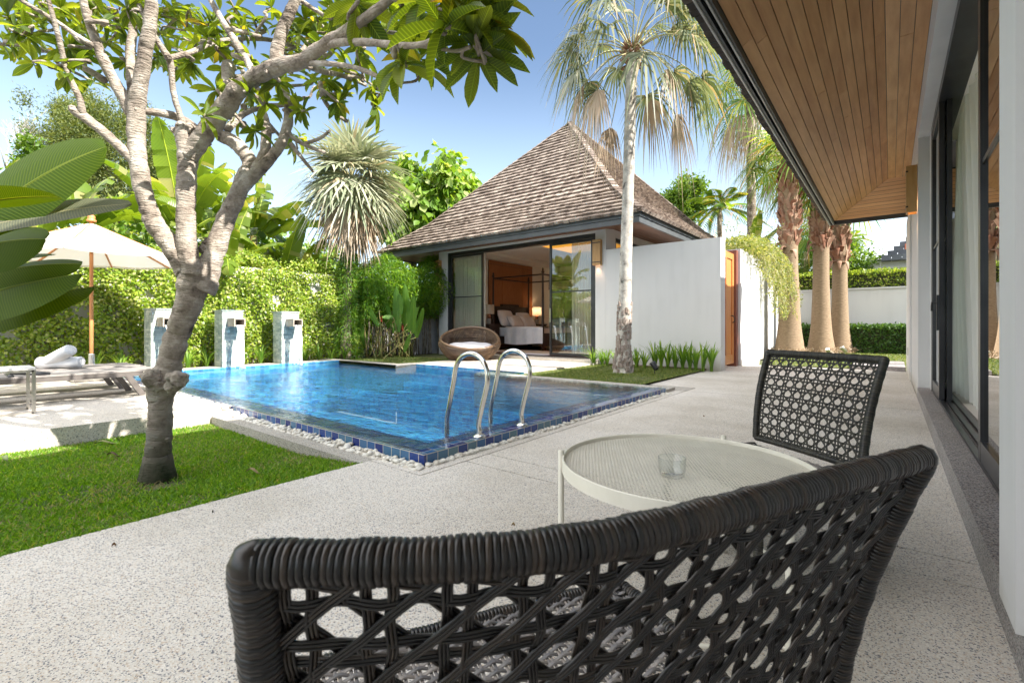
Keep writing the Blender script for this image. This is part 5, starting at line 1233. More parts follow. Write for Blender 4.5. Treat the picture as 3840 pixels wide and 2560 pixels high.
    z1=[(60,120),(150,60),(300,20),(40,300),(250,430),(450,510),(630,550),(480,330),(330,130),(560,200),(700,160),(820,180),(730,290),(860,420),(1090,230),(1120,420),(1240,480),(1210,130),(1300,60),(1440,170),(1420,260),(1500,330),(1670,190),(1600,60),(1710,410),(1560,480),(1480,620),(1430,740),(1400,790),(1640,830),(1740,900),(1700,640),(1960,180),(2080,130),(2060,250),(2010,330),(2170,220),(2290,130),(2200,420),(2300,330),(2130,540),(2240,600),(2000,700),(2060,760),(2310,700),(1990,1000),(2050,940),(1150,380),(1900,560),(1830,700),(950,120),(1000,40),(420,60),(200,250),(120,200),(1350,300),(1780,520),(1880,420),(520,420),(1300,420),(650,60),(880,60),(1740,150),(1850,60)]
    for (x,y) in z1: ros.append((x*.3359,y*.3359,random.uniform(3.0,4.3) if x>600 else random.uniform(2.8,3.5),random.uniform(.13,.185)))
    z2=[(120,90,3,.22),(250,20,2.5,.26),(440,20,2.9,.24),(640,100,2.7,.24),(840,170,2.02,.27),(1050,300,2.15,.25),(1085,370,2.2,.24),(1160,200,2.2,.24),(980,60,2.1,.26),(560,440,2.4,.27),(680,430,2.6,.24),(520,330,3.0,.22),(400,220,3.1,.22),(190,480,3.5,.2),(150,660,3.6,.2),(370,600,3.6,.17),(380,730,3.6,.2),(60,560,3.6,.2),(270,340,3.3,.2),(700,10,2.4,.26),(900,-10,2.2,.27),(1100,20,2.15,.26),(330,90,3.0,.22),(1000,170,2.3,.25),(760,300,2.6,.22),(620,210,2.8,.22),(20,320,3.4,.2),(220,160,3.2,.2)]
    for (x,y,d,s) in z2: ros.append(((1200+x*.5484)/KV,y*.5484/KV,d,s))
    for _ in range(130):   # upper crown, mostly above the frame
        ros.append((random.uniform(-250,1000),random.uniform(-420,-30),random.uniform(2.8,4.8),.2))
    for _ in range(34): ros.append((random.uniform(20,760),random.uniform(-10,150),random.uniform(3.6,5.0),random.uniform(.13,.18)))
    tw=MB(); C=[];A=[];N=[];L=[];W=[]
    for (x,y,d,s) in ros:
        c=PV(x,y,d); best=None
        for (p,a) in nodes:
            dd=(p-c).length*(1.0 if p.z<c.z+.15 else 1.8)
            if best is None or dd<best[0]: best=(dd,p,a)
        p,a=best[1],best[2]; v=c-p
        if v.length>.03:
            mid=p+v*.5+Vector((random.uniform(-.12,.12),random.uniform(-.12,.12),-.12*v.length+random.uniform(-.04,.05)))
            r0=min(a*.8,.016); 
            q=[p,p+v*.22+Vector((random.uniform(-.04,.04),random.uniform(-.04,.04),-.02)),mid,p+v*.82+Vector((random.uniform(-.04,.04),random.uniform(-.04,.04),-.01)),c]
            q=cat_rom(q,4); q=[Vector(k) for k in q]; rr=[r0+( .0085-r0)*i/(len(q)-1) for i in range(len(q))]
            tw.tube(q,[k*random.uniform(.92,1.1) for k in rr],8)
            for i in range(3,len(q),4): nodes.append((q[i],rr[i]))
            ax=(q[-1]-q[-3]).normalized()
        else: ax=Vector((0,0,1))
        ax=(ax*.6+Vector((0,0,.35))).normalized(); n=random.randint(9,14)
        t1=ax.orthogonal().normalized(); t2=ax.cross(t1)
        for i in range(n):
            ph=i*2.4+random.uniform(-.3,.3); el=random.uniform(-.35,.85)
            dr=(t1*math.cos(ph)+t2*math.sin(ph))*math.cos(el)+ax*math.sin(el); dr.z-=.22
            C.append(c+ax*random.uniform(-.03,.02)); A.append(dr); N.append(ax+Vector((0,0,.4))); ll=s*random.uniform(.6,1.1); L.append(ll); W.append(ll*random.uniform(.29,.36))
    tw.build('twigs',M['frangi'],Fr,True)
    leafmesh('crown',M['l_frangi'],[tuple(c) for c in C],[tuple(c) for c in A],[tuple(c) for c in N],L,W,T_ELL,Fr,True,uv=True)
frangipani()
# ================= broad blades (banana, heliconia) =================
def blade(m,p0,p1,sag,wid,up=(0,0,1),fold=.25,n=22,tears=0,curl=0,petiole=None,seed=0):
    rnd=random.Random(seed); p0=Vector(p0);p1=Vector(p1); ln=(p1-p0).length; mid=p0.lerp(p1,.5)+Vector((0,0,sag)); U=Vector(up)
    cs=[]
    for i in range(n+1):
        t=i/n; c=p0*(1-t)**2+mid*2*t*(1-t)+p1*t*t; cs.append(c)
    if m.uv is None: m.uv=[]
    seg=[]
    for i in range(n+1):
        t=i/n; T_=(cs[min(i+1,n)]-cs[max(i-1,0)]).normalized(); sd=T_.cross(U); sd=sd.normalized() if sd.length>.01 else Vector((1,0,0)); nn=sd.cross(T_).normalized()
        w_=wid*max(.03,math.sin(PI*min(1,(t*.90+.07)))**.55*(1-.25*t)) if t<1 else wid*.02
        seg.append((cs[i],sd,nn,w_,t))
    def row(q,s_,dz=0,k=1.0,dt=0):
        c,sd,nn,w_,t=q; b=len(m.v)
        for v in (0,.5,1.0):
            o=sd*s_*w_*v*k+nn*(fold*w_*v-curl*w_*v*v+dz*v*v); m.v.append(tuple(c+o)); m.uv.append((t,.5+s_*.5*v))
        return b
    for s_ in (-1,1):
        i=0
        while i<n:
            if tears and rnd.random()<tears:
                L_=rnd.randint(1,2); 
            else: L_=n
            if tears: L_=rnd.randint(1,3)
            e=min(n,i+L_); dz=-rnd.uniform(0,.5)*wid*(1 if tears else .12); k_=rnd.uniform(.82,1.03) if tears else 1
            prev=row(seg[i],s_,dz,k_)
            for j in range(i+1,e+1):
                cur=row(seg[j],s_,dz,k_*(.97 if tears and j==e else 1))
                for a in (0,1):
                    f=(prev+a,prev+a+1,cur+a+1,cur+a); m.f.append(f if s_>0 else f[::-1])
                prev=cur
            i=e
    # midrib
    mr=MB(); mr.tube([c-s[2]*.004 for c,s in zip(cs,seg)],[.012*wid/.3*(1.15-i/n) for i in range(n+1)],6)
    b=len(m.v); m.v+=mr.v; m.uv+=[(.5,.5)]*len(mr.v); m.f+=[tuple(b+i for i in f) for f in mr.f]
# near plant at the left edge
NB=thing('banana_plant','big leaved banana plant at the left edge, its dark leaves reaching into view','plant',(-4.1,-.35,-.1))
root=Vector((-4.15,-.4,-.1))
q=MB(); 
for k in range(3): q.tube([root+Vector((.09*k-.09,.05*k,0)),root+Vector((.07*k-.07,.05,.6)),root+Vector((.02*k,.05,1.15))],[.085,.07,.045],10,3)
q.build('stem',M['stem'],NB,True)
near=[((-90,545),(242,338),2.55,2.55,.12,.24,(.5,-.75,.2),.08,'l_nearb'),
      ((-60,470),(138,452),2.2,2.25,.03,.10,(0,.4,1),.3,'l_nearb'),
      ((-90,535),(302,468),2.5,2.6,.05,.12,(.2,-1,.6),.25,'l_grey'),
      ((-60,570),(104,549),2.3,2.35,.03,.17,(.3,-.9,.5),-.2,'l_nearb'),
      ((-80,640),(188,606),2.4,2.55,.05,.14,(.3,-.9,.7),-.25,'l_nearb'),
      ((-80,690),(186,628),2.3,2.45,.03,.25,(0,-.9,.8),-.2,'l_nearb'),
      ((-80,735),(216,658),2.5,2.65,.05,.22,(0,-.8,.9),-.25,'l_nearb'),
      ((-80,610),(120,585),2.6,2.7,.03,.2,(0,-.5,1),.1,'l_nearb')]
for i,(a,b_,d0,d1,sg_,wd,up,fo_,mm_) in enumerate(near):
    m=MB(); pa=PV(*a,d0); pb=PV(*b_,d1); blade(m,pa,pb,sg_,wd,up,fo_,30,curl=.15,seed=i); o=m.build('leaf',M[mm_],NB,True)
    q=MB(); q.tube([root+Vector((.02,.05,1.05)),pa.lerp(root+Vector((0,0,1.2)),.5)+Vector((0,0,.05)),pa],[.03,.02,.014],8,4); q.build('leaf_stalk',M['petiole'],NB,True)
# bananas beyond the creeper wall
def banana(x,y,h,nl,label,tilt=0,s=1.0,seed=1):
    rnd=random.Random(seed); B_=thing('banana_plant',label,'plant',(x,y,0),'banana plants beyond the creeper wall'); m=MB(); m.tube([(x,y,-.1),(x+.05,y,h*.5),(x,y,h)],[.13*s,.11*s,.07*s],10,3); m.build('stem',M['stem'],B_,True)
    for k in range(nl):
        a=2*PI*k/nl+rnd.uniform(-.4,.4); el=rnd.uniform(.35,1.3); L_=rnd.uniform(1.3,2.1)*s; d=Vector((math.cos(a)*math.cos(el),math.sin(a)*math.cos(el),math.sin(el)))
        p0=Vector((x,y,h-.1))+d*.3*s; p1=p0+d*L_+Vector((0,0,-.5*L_*math.cos(el)**1)); m=MB(); blade(m,p0,p1,.32*L_*math.cos(el)+.1,.27*s,(rnd.uniform(-.4,.4),rnd.uniform(-.4,.4),1),rnd.choice((.15,-.1,.3)),18,tears=.6,curl=.1,seed=seed*31+k); m.build('leaf',M['l_banana'],B_,True)
banana(-14.2,-.2,3.1,10,'banana plant above the parasol, furthest to the left beyond the wall',seed=3,s=1.2); banana(-14.6,2.1,3.2,10,'banana plant behind the parasol tip',seed=4,s=1.3); banana(-14.3,4.2,3.5,11,'torn leaved banana plant seen through the frangipani fork',seed=5,s=1.35); banana(-14.4,6.0,3.6,11,'tall banana plant left of the silver fan palm',seed=8,s=1.3)
banana(-13.5,4.9,2.3,9,'broad banana plant directly above the creeper between the first two fountain pillars',seed=21,s=1.1); banana(-13.6,6.4,2.2,9,'banana plant above the creeper near the third fountain pillar',seed=23,s=1.1); banana(-13.5,1.2,2.2,9,'banana plant just behind the creeper right of the parasol pole',seed=25,s=1.1)
banana(-15.3,5.2,3.5,9,'highest banana plant behind the frangipani right limb',seed=9,s=1.4); banana(-14.0,7.2,2.4,8,'short banana plant under the silver palm fronds',seed=11)
banana(-4.1,19.5,3.6,7,'banana plant with upright leaves above the creeper covered gate wall',seed=12,s=.9)
# ================= leaf clouds =================
def blob_pts(n,c,rad,shell_=.55,jit=.25,clumps=0,flatten=1):
    c=np.array(c,float); rad=np.array(rad,float)
    if clumps:
        cc=rdir(clumps)*RNG.uniform(.45,1,(clumps,1)); pick=RNG.integers(0,clumps,n); p=cc[pick]+RNG.normal(size=(n,3))*jit
    else: p=rdir(n)*(RNG.uniform(shell_,1,(n,1)))
    return c+p*rad,unit(p)
def tree(label,cat_,base,crown_c,rad,n,lw,ll,mm_,name='tree',clumps=26,jit=.22,T=T_DIA,tr=.12,up=.3,barkm='ltrunk',droop=0,group=None,limbs=9):
    t=thing(name,label,cat_,tuple(base),group); m=MB(); b=Vector(base); c=Vector(crown_c)
    m.tube([b,b.lerp(c,.5)+Vector((.1,.05,0)),c],[tr,tr*.75,tr*.4],9,4)
    pts,nr=blob_pts(n,crown_c,rad,clumps=clumps,jit=jit)
    for k in range(limbs):
        e=Vector(pts[random.randrange(n)]); s_=b.lerp(c,random.uniform(.5,1)); m.tube([s_,s_.lerp(e,.5)+Vector((0,0,.1)),e],[tr*.4,tr*.22,tr*.06],6,3)
    m.build('trunk',M[barkm],t,True)
    A=rdir(n)+nr*.6; A[:,2]-=droop; N=rdir(n)*.6+np.array([0,0,.8]); leafmesh('crown',M[mm_],pts,A,N,RNG.uniform(ll*.7,ll*1.3,n),RNG.uniform(lw*.7,lw*1.3,n),T,t)
    return t
# feathery tall tree far left
q=PV(270,560,24); tree('tall feathery olive tree rising behind the bananas on the left','tree',(q.x,q.y,0),tuple(PV(275,385,24)),(2.6,2.6,3.9),52000,.05,.17,'l_wispy',name='feathery_tree',clumps=110,jit=.13,tr=.22,limbs=26)
q=PV(130,560,25); tree('smaller feathery tree left of the tallest one, with a slim leaning top','tree',(q.x,q.y,0),tuple(PV(150,290,25)),(1.9,1.9,2.2),12000,.05,.17,'l_wispy',name='feathery_tree',clumps=44,jit=.12,tr=.16,limbs=16)
q=PV(70,560,20); tree('small dark leafy tree just above the big banana leaf','tree',(q.x,q.y,0),tuple(PV(72,385,20)),(.7,.7,1.1),2600,.1,.16,'l_tree',name='broadleaf_tree',clumps=16,jit=.2,tr=.08)
def bare(x,y0,y1,d,label,sd):
    rnd=random.Random(sd); b=PV(x,y0,d); top=PV(x+rnd.uniform(-8,8),y1,d); t=thing('bare_tree',label,'tree',tuple(b),'leafless trees on the far left'); m=MB()
    def br(p,v,l,r_,dep):
        e=p+v*l; m.tube([p,p.lerp(e,.5)+Vector((rnd.uniform(-.06,.06)*l,)*3),e],[r_,r_*.8,r_*.5],5)
        if dep>0:
            for _ in range(3): w=(v+Vector((rnd.uniform(-.8,.8),rnd.uniform(-.8,.8),rnd.uniform(-.1,.6)))).normalized(); br(p.lerp(e,rnd.uniform(.5,1)),w,l*rnd.uniform(.5,.75),r_*.55,dep-1)
    br(b,(top-b).normalized(),(top-b).length*.5,.045,4); m.build('trunk',M['twig'],t,True)
bare(15,470,240,21,'leafless pale tree at the left border of the sky',1); bare(58,450,260,22,'leafless pale tree beside the dark leafy one',2)
# dense greenery behind the wall (continuous, uncountable)
def mass(name,label,boxes,n,ll,lw,mm_,T=T_DIA,droop=.2):
    P_=[];tot=sum((b[1]-b[0])*(b[5]-b[4]) +(b[3]-b[2])*(b[5]-b[4])for b in boxes)
    for b in boxes:
        k=int(n*((b[1]-b[0])*(b[5]-b[4])+(b[3]-b[2])*(b[5]-b[4]))/tot); p=RNG.uniform(0,1,(k,3)); 
        q=np.stack([b[0]+p[:,0]*(b[1]-b[0]),b[2]+p[:,1]*(b[3]-b[2]),b[4]+p[:,2]*(b[5]-b[4])*(0.75+.25*np.sin(p[:,1]*9+b[0])*np.cos(p[:,0]*5))],1); P_.append(q)
    C=np.concatenate(P_); n=len(C); A=rdir(n); A[:,2]-=droop; N=rdir(n)*.7+np.array([.3,0,.7])
    return props(leafmesh(name,M[mm_],C,A,N,RNG.uniform(ll*.6,ll*1.3,n),RNG.uniform(lw*.6,lw*1.3,n),T),label,'shrubbery',kind='stuff')
mass('undergrowth','mixed green undergrowth crowding behind the creeper wall',[(-16.5,-13.3,-3,9,.5,3.3),(-18,-15.5,3,10,1,5.0)],26000,.26,.15,'l_heart',T_DIA)
mass('undergrowth','dark green thicket far behind the banana plants',[(-27,-22,-8,16,.5,5.0)],15000,.45,.3,'l_tree')
# heart leaved tree right of the silver palm
q=PV(1000,600,19.5); tree('bright heart leaved tree between the silver palm and the villa roof','tree',(q.x,q.y,0),tuple(PV(1000,480,19)),(2.1,2.1,2.0),8500,.26,.34,'l_heart',name='heart_leaved_tree',clumps=60,jit=.12,T=T_ELL4,droop=1.3,tr=.14)
q=PV(950,600,18); tree('lower heart leaved tree tucked beneath the taller one by the roof','tree',(q.x,q.y,0),tuple(PV(945,500,18)),(1.4,1.4,1.6),2600,.24,.32,'l_heart',name='heart_leaved_tree',clumps=36,jit=.14,T=T_ELL4,droop=1.3,tr=.12)
# ================= creeper on the wall =================
def creeper():
    t=thing('wall_creeper','dense yellow green creeper covering the wall behind the fountain pillars','creeper',(-12.2,2,0)); n=62000
    y=RNG.uniform(-6,8.6,n); z=RNG.uniform(.1,2.72,n)**1.0; lump=.12+.10*np.sin(y*2.3)*np.sin(z*2.7+y)+.06*np.sin(y*7+z*5)
    # bare patches let the wall show
    f=np.sin(y*3.7+1.2*np.sin(z*2.2))*np.sin(z*4.1+y*1.3)+.5*np.sin(y*9.1)*np.sin(z*8.3); low=(z<.75)
    keep=(RNG.uniform(0,1,n)>np.where(f>.95,.9,0))&(RNG.uniform(0,1,n)>np.where(low,.62*(1-z/.75),0))
    y,z,lump=y[keep],z[keep],lump[keep]; n=len(y); x=-12.4+RNG.uniform(0,1,n)**.6*(lump+.1)
    top=z>2.42; x=np.where(top,x-RNG.uniform(0,.35,n)*top,x); z=z+np.where(top,.12*np.sin(y*4)+.05*RNG.normal(size=n),0)
    A=rdir(n); A[:,2]-=.5; N=np.stack([np.ones(n),RNG.normal(size=n)*.5,RNG.normal(size=n)*.5+.5],1)
    leafmesh('foliage',M['l_hedge'],np.stack([x,y,z],1),A,N,RNG.uniform(.05,.10,n),RNG.uniform(.035,.07,n),T_DIA,t)
    m=MB()
    for k in range(70):
        y0=random.uniform(-4,8.3); p=[Vector((-12.37,y0,-.1))]
        for i in range(7): p.append(p[-1]+Vector((0,random.uniform(-.12,.12),.22)))
        m.tube(p,[.012,.011,.01,.009,.008,.007,.005,.004],5,2)
    m.build('stems',M['ltrunk'],t,True)
creeper()
# ================= fan palms =================
def fan_leaf(V,Fc,c,ax,up,Rd,nseg,droop,spread=2.35,w=.03,fold=.25,split=.45,rnd=random):
    ax=ax.normalized(); up=(up-ax*up.dot(ax)).normalized(); sd=ax.cross(up)
    for k in range(nseg):
        th=-spread+2*spread*k/(nseg-1); L_=Rd*(1-.28*abs(th/spread)**2)*rnd.uniform(.88,1.05)
        d=(ax*math.cos(th)+sd*math.sin(th)); d=(d+up*fold*abs(math.sin(th))*.6).normalized(); s2=(-ax*math.sin(th)+sd*math.cos(th)).normalized(); dr=droop*rnd.uniform(.6,1.4); b=len(V)
        for (r_,ww) in ((.04,.35),(split,1.0),(.75,.6),(1.0,.06)):
            p=c+d*L_*r_; p.z-=dr*L_*max(0,r_-.3)**1.6; x=w*ww*.5*(L_/Rd)
            V.append(tuple(p-s2*x)); V.append(tuple(p+s2*x+up*x*.5))
        for i in range(3): Fc.append((b+2*i,b+2*i+1,b+2*i+3,b+2*i+2))
def fan_palm(label,base,crown,tr,nleaf,Rd,mm_,trunk_m,name='fan_palm',elmin=-1.2,elmax=1.4,pet=.8,nseg=26,droop=.5,w=.035,dead=0,seed=1,group=None,trunk_prof=None,extra=None,azs=None,spread=2.35):
    rnd=random.Random(seed); t=thing(name,label,'palm tree',tuple(base),group); b=Vector(base); c=Vector(crown); m=MB()
    if trunk_prof: 
        pts=[b.lerp(c,u) for u,_ in trunk_prof]; m.tube(pts,[r_ for _,r_ in trunk_prof],20,4,noise=.02)
    else: m.tube([b,b.lerp(c,.3),b.lerp(c,.7),c],[tr*1.25,tr,tr*.92,tr*.85],14,5,noise=.03)
    m.build('trunk',M[trunk_m],t,True)
    V=[];Fc=[];VD=[];FD=[]; pt=MB()
    for k in range(nleaf):
        a=k*2.399+rnd.uniform(-.3,.3) if azs is None else rnd.uniform(*azs); f=k/max(1,nleaf-1); el=elmax+(elmin-elmax)*f+rnd.uniform(-.15,.15)
        d=Vector((math.cos(a)*math.cos(el),math.sin(a)*math.cos(el),math.sin(el))); pl=pet*rnd.uniform(.8,1.15)
        mid=c+d*pl*.5+Vector((0,0,.08)); e=c+d*pl+Vector((0,0,-.12*pl-.1*max(0,-el))); pt.tube([c+d*.05,mid,e],[.016,.012,.008],6,3)
        ax=(e-mid).normalized(); ax=(ax+Vector((0,0,-.25 if el<.6 else 0))).normalized(); up=Vector((0,0,1)) if abs(ax.z)<.9 else Vector((math.cos(a),math.sin(a),.2))*(1 if ax.z<0 else -1)
        dd=f>1-dead
        fan_leaf(VD if dd else V,FD if dd else Fc,e,ax,up,Rd*rnd.uniform(.85,1.08)*(.8 if dd else 1),nseg,droop*(1+.9*f)*(1.6 if dd else 1),w=w*(.7 if dd else 1),spread=spread if not dd else 1.2,rnd=rnd)
    pt.build('petioles',M['petiole'],t,True)
    if extra: extra(t,c)
    for VV,FF,mt in ((V,Fc,mm_),(VD,FD,'l_dry')):
        if VV: V_=np.array(VV); rawmesh('crown' if mt==mm_ else 'dead_fronds',M[mt],V_,np.array(FF).ravel(),np.full(len(FF),4),t)
    return t
# silver palm
b0=Vector((-12.15,7.55,-.1)); cr_=PV(806,418,13.6)
def hairy(t,c):
    n=1500; p,nr=blob_pts(n,c-Vector((0,0,.12)),(.26,.26,.4),.2); A=rdir(n)*.6+np.array([0,0,-1.]); leafmesh('fibre',M['boot'],p,A,rdir(n),RNG.uniform(.08,.3,n),.03,T_DIA,t)
fan_palm('silver grey fan palm with dense shaggy crown behind the far pool corner',b0,cr_,.13,54,1.33,'l_silver','ltrunk',name='silver_fan_palm',pet=.80,nseg=24,droop=.34,w=.08,dead=.22,elmin=-1.25,seed=5,extra=hairy)
# climbing plant on its trunk
n=4200; zz=RNG.uniform(0,1,n)**.8*3.1; rad=.15+.30*np.maximum(0,1-zz/1.1)*RNG.uniform(.4,1,n)+.1*RNG.uniform(0,1,n); an=RNG.uniform(0,2*PI,n)
tv=thing('climbing_fern','shaggy climbing plant wrapping the silver palm trunk down to the pool corner','creeper',tuple(b0)); A=rdir(n)+np.stack([np.cos(an),np.sin(an),-.9*np.ones(n)],1)
leafmesh('foliage',M['l_strap'],np.stack([b0.x+(cr_.x-b0.x)*zz/4+rad*np.cos(an),b0.y+(cr_.y-b0.y)*zz/4+rad*np.sin(an),zz],1),A,rdir(n),RNG.uniform(.08,.17,n),.022,T_BLADE,tv)
# tall grey palm beside the villa lawn
pb=Vector((-4.33,9.07,-.02)); pc=PV(1452,118,9.75)
def boots(t,c):
    m=MB()
    for k in range(230):
        z=random.uniform(.05,1.45); a=random.uniform(0,2*PI); rr=.205-.075*min(1,z/.5)+.0; 
        if z>1.0 and random.random()<(z-1.0)*1.3: continue
        p=pb.lerp(pc,z/pc.z)+Vector((math.cos(a)*rr,math.sin(a)*rr,0)); p.z=z
        o=Vector((math.cos(a),math.sin(a),0)); sd=Vector((-o.y,o.x,0)); h=random.uniform(.05,.12); wv=random.uniform(.025,.05); th=.012
        b=len(m.v); m.v+=[tuple(p-sd*wv-o*.02),tuple(p+sd*wv-o*.02),tuple(p+sd*wv*.6+o*.012+Vector((0,0,h))),tuple(p-sd*wv*.6+o*.012+Vector((0,0,h))),tuple(p-sd*wv*.7+o*.022),tuple(p+sd*wv*.7+o*.022),tuple(p+sd*wv*.4+o*.03+Vector((0,0,h*.96))),tuple(p-sd*wv*.4+o*.03+Vector((0,0,h*.96)))]
        m.f+=[(b+4,b+5,b+6,b+7),(b,b+4,b+7,b+3),(b+1,b+2,b+6,b+5),(b+2,b+3,b+7,b+6),(b,b+1,b+5,b+4)]
    m.build('leaf_boots',M['boot'],t)
    m=MB()
    for k in range(90):
        a=random.uniform(0,6.28); p=c+Vector((math.cos(a)*.12,math.sin(a)*.12,random.uniform(-.35,.1))); e=p+Vector((math.cos(a)*random.uniform(.04,.16),math.sin(a)*random.uniform(.04,.16),random.uniform(-.05,.12))); m.beam(p,e,.04,.015)
    m.build('crown_fibre',M['bootred'],t)
fan_palm('tall slender palm with smooth grey trunk and drooping fan crown, before the white wall',pb,pc,.125,38,.82,'l_fan','palmbark',name='tall_fan_palm',pet=1.3,nseg=24,droop=1.0,w=.052,dead=.16,elmin=-.7,elmax=1.2,seed=21,trunk_prof=[(0,.22),(.03,.17),(.1,.14),(.25,.128),(.5,.118),(.8,.115),(.96,.11),(1,.12)],extra=boots,spread=1.9)
# three thick palms
def thickpalm(base,neck,top,label,rb,rn,seed):
    rnd=random.Random(seed)
    def ex(t,c):
        m=MB(); b=Vector(base)
        for k in range(210):
            u=rnd.uniform(0,1); z=neck+(top-neck)*u; a=rnd.uniform(0,2*PI); p=Vector((b.x+(c.x-b.x)*z/c.z,b.y+(c.y-b.y)*z/c.z,z)); o=Vector((math.cos(a),math.sin(a),0)); sd=Vector((-o.y,o.x,0)); w_=rnd.uniform(.05,.11); h=rnd.uniform(.2,.42); fl_=rnd.uniform(.02,.12); s_=rnd.choice((-1,1))*.4
            p0=p+o*rn*.86; p1=p+o*(rn+fl_)+Vector((0,0,h))+sd*s_*h
            m.beam(p0,p1,w_*1.5,.025,tuple(o))
        m.build('leaf_boots',M['bootred'],t)
        m=MB()
        for k in range(7):
            a=rnd.uniform(2.6,5.6); z=neck+rnd.uniform(-.1,.5); o=Vector((math.cos(a),math.sin(a),0)); p=Vector((b.x,b.y,z))+o*rn; m.tube([p,p+o*.16+Vector((0,0,-.02)),p+o*.24+Vector((0,0,-.3))],[.09,.07,.02],7,3,flat=.25)
        m.build('hanging_husk',M['bootred'],t,True)
    T0=top+.3
    fan_palm(label,base,(base[0],base[1],T0),rn,26,1.25,'l_fan2','thick',name='thick_palm',pet=1.0,nseg=24,droop=.5,w=.06,dead=0,elmin=-.1,elmax=1.2,seed=seed,group='thick trunked palms at the end of the path',trunk_prof=[(0,rb),(.05,rb*.86),(.16,rb*.68),(.32,rb*.58),(.5,rn),(1,rn)],extra=ex)
thickpalm((-2.66,18.3,0),3.6,6.3,'first of the thick palms, its lower trunk behind the hanging creeper',.50,.25,31)
thickpalm((-1.93,20.0,0),3.7,5.9,'middle thick palm with reddish fibre at its base',.47,.25,32)
thickpalm((-1.45,21.0,0),3.3,5.6,'thick palm nearest the house corner, with curling husks halfway up',.44,.235,33)
for (x,y,r_) in ((-2.66,18.3,.52),(-1.93,20,.5),(-1.45,21,.5)):
    n=700; a=RNG.uniform(0,2*PI,n); rr=RNG.uniform(.5,1.15,n)*r_; C=np.stack([x+rr*np.cos(a),y+rr*np.sin(a),RNG.uniform(0,.22,n)],1)
    props(leafmesh('root_fringe',M['l_dry'],C,rdir(n,.6),rdir(n),RNG.uniform(.06,.14,n),.03,T_DIA),'mossy fringe of fibre and weeds round the foot of a thick palm','ground cover',kind='stuff')
# slim tall palms behind
q=PV(1731,510,20); fan_palm('slim dark trunked fan palm with orange dead fronds behind the villa wall',(q.x,q.y,0),PV(1722,215,20),.19,34,1.5,'l_fan2','ltrunk',pet=1.3,nseg=26,droop=.9,w=.06,dead=.3,elmin=-1.1,seed=41)
q=PV(1835,600,24); fan_palm('green fan palm crown filling the gap under the eave',(q.x,q.y,0),PV(1800,375,24),.2,30,1.5,'l_fan2','ltrunk',pet=1.3,nseg=24,droop=.6,w=.06,dead=.1,elmin=-1.0,seed=43)
q=PV(1890,600,25); fan_palm('fan palm crown low behind the thick palm boots',(q.x,q.y,0),PV(1880,520,25),.2,24,1.2,'l_fan2','ltrunk',pet=1.0,nseg=24,droop=.6,w=.06,dead=.1,elmin=-1.0,seed=44)
# feather palms
def feather(label,base,crown,tr,nl,L_,seed,mm_='l_fan2',group=None):
    rnd=random.Random(seed); t=thing('coconut_palm',label,'palm tree',tuple(base),group); m=MB(); b=Vector(base); c=Vector(crown); m.tube([b,b.lerp(c,.5)+Vector((.15,0,0)),c],[tr*1.3,tr,tr*.8],9,4); m.build('trunk',M['ltrunk'],t,True)
    C=[];A=[];N=[];LL=[]; st_=MB()
    for k in range(nl):
        a=2.4*k+rnd.uniform(-.3,.3); el=1.2-1.5*k/nl; d=Vector((math.cos(a)*math.cos(el),math.sin(a)*math.cos(el),math.sin(el))); ln=L_*rnd.uniform(.8,1.1)
        pts=[c+d*ln*s_+Vector((0,0,-.55*ln*s_*s_)) for s_ in [i/26 for i in range(27)]]; st_.tube(pts[::3],.012,5)
        for i in range(3,26):
            T_=(pts[i+1]-pts[i-1]).normalized(); sd=T_.cross(Vector((0,0,1))).normalized()
            for s_ in (-1,1): C.append(pts[i]); A.append(sd*s_+T_*.7+Vector((0,0,-.45))); N.append(Vector((0,0,1))); LL.append(ln*.26*math.sin(PI*(i/27)**.7))
    st_.build('petioles',M['petiole'],t,True); leafmesh('crown',M[mm_],[tuple(x) for x in C],[tuple(x) for x in A],[tuple(x) for x in N],LL,.045,T_DIA,t)
q=PV(1640,560,21); feather('coconut palm with feathery fronds behind the villa roof corner',(q.x,q.y,0),PV(1652,478,21),.12,16,2.1,51)
q=PV(1962,640,26); feather('slim coconut palm silhouetted left of the far red gabled house',(q.x,q.y,0),PV(1958,548,26),.1,12,1.3,52)
q=PV(1570,560,24); tree('bushy green tree right of the villa roof','tree',(q.x,q.y,0),tuple(PV(1567,462,24)),(1.1,1.1,1.35),7000,.12,.17,'l_tree',name='broadleaf_tree',clumps=36,jit=.16,tr=.12)
q=PV(1870,650,28); tree('bright leafy tree glimpsed between the thick palms','tree',(q.x,q.y,0),tuple(PV(1875,610,28)),(2.4,2.4,1.7),6000,.14,.24,'l_tree',name='broadleaf_tree',clumps=36,jit=.2,tr=.12)
q=PV(1950,650,24.5); tree('light green shrub tree just right of the thick palms above the hedge','tree',(q.x,q.y,0),tuple(PV(1955,600,24.5)),(1.2,1.2,.9),1500,.12,.24,'l_tree',name='broadleaf_tree',clumps=20,jit=.2,tr=.06)
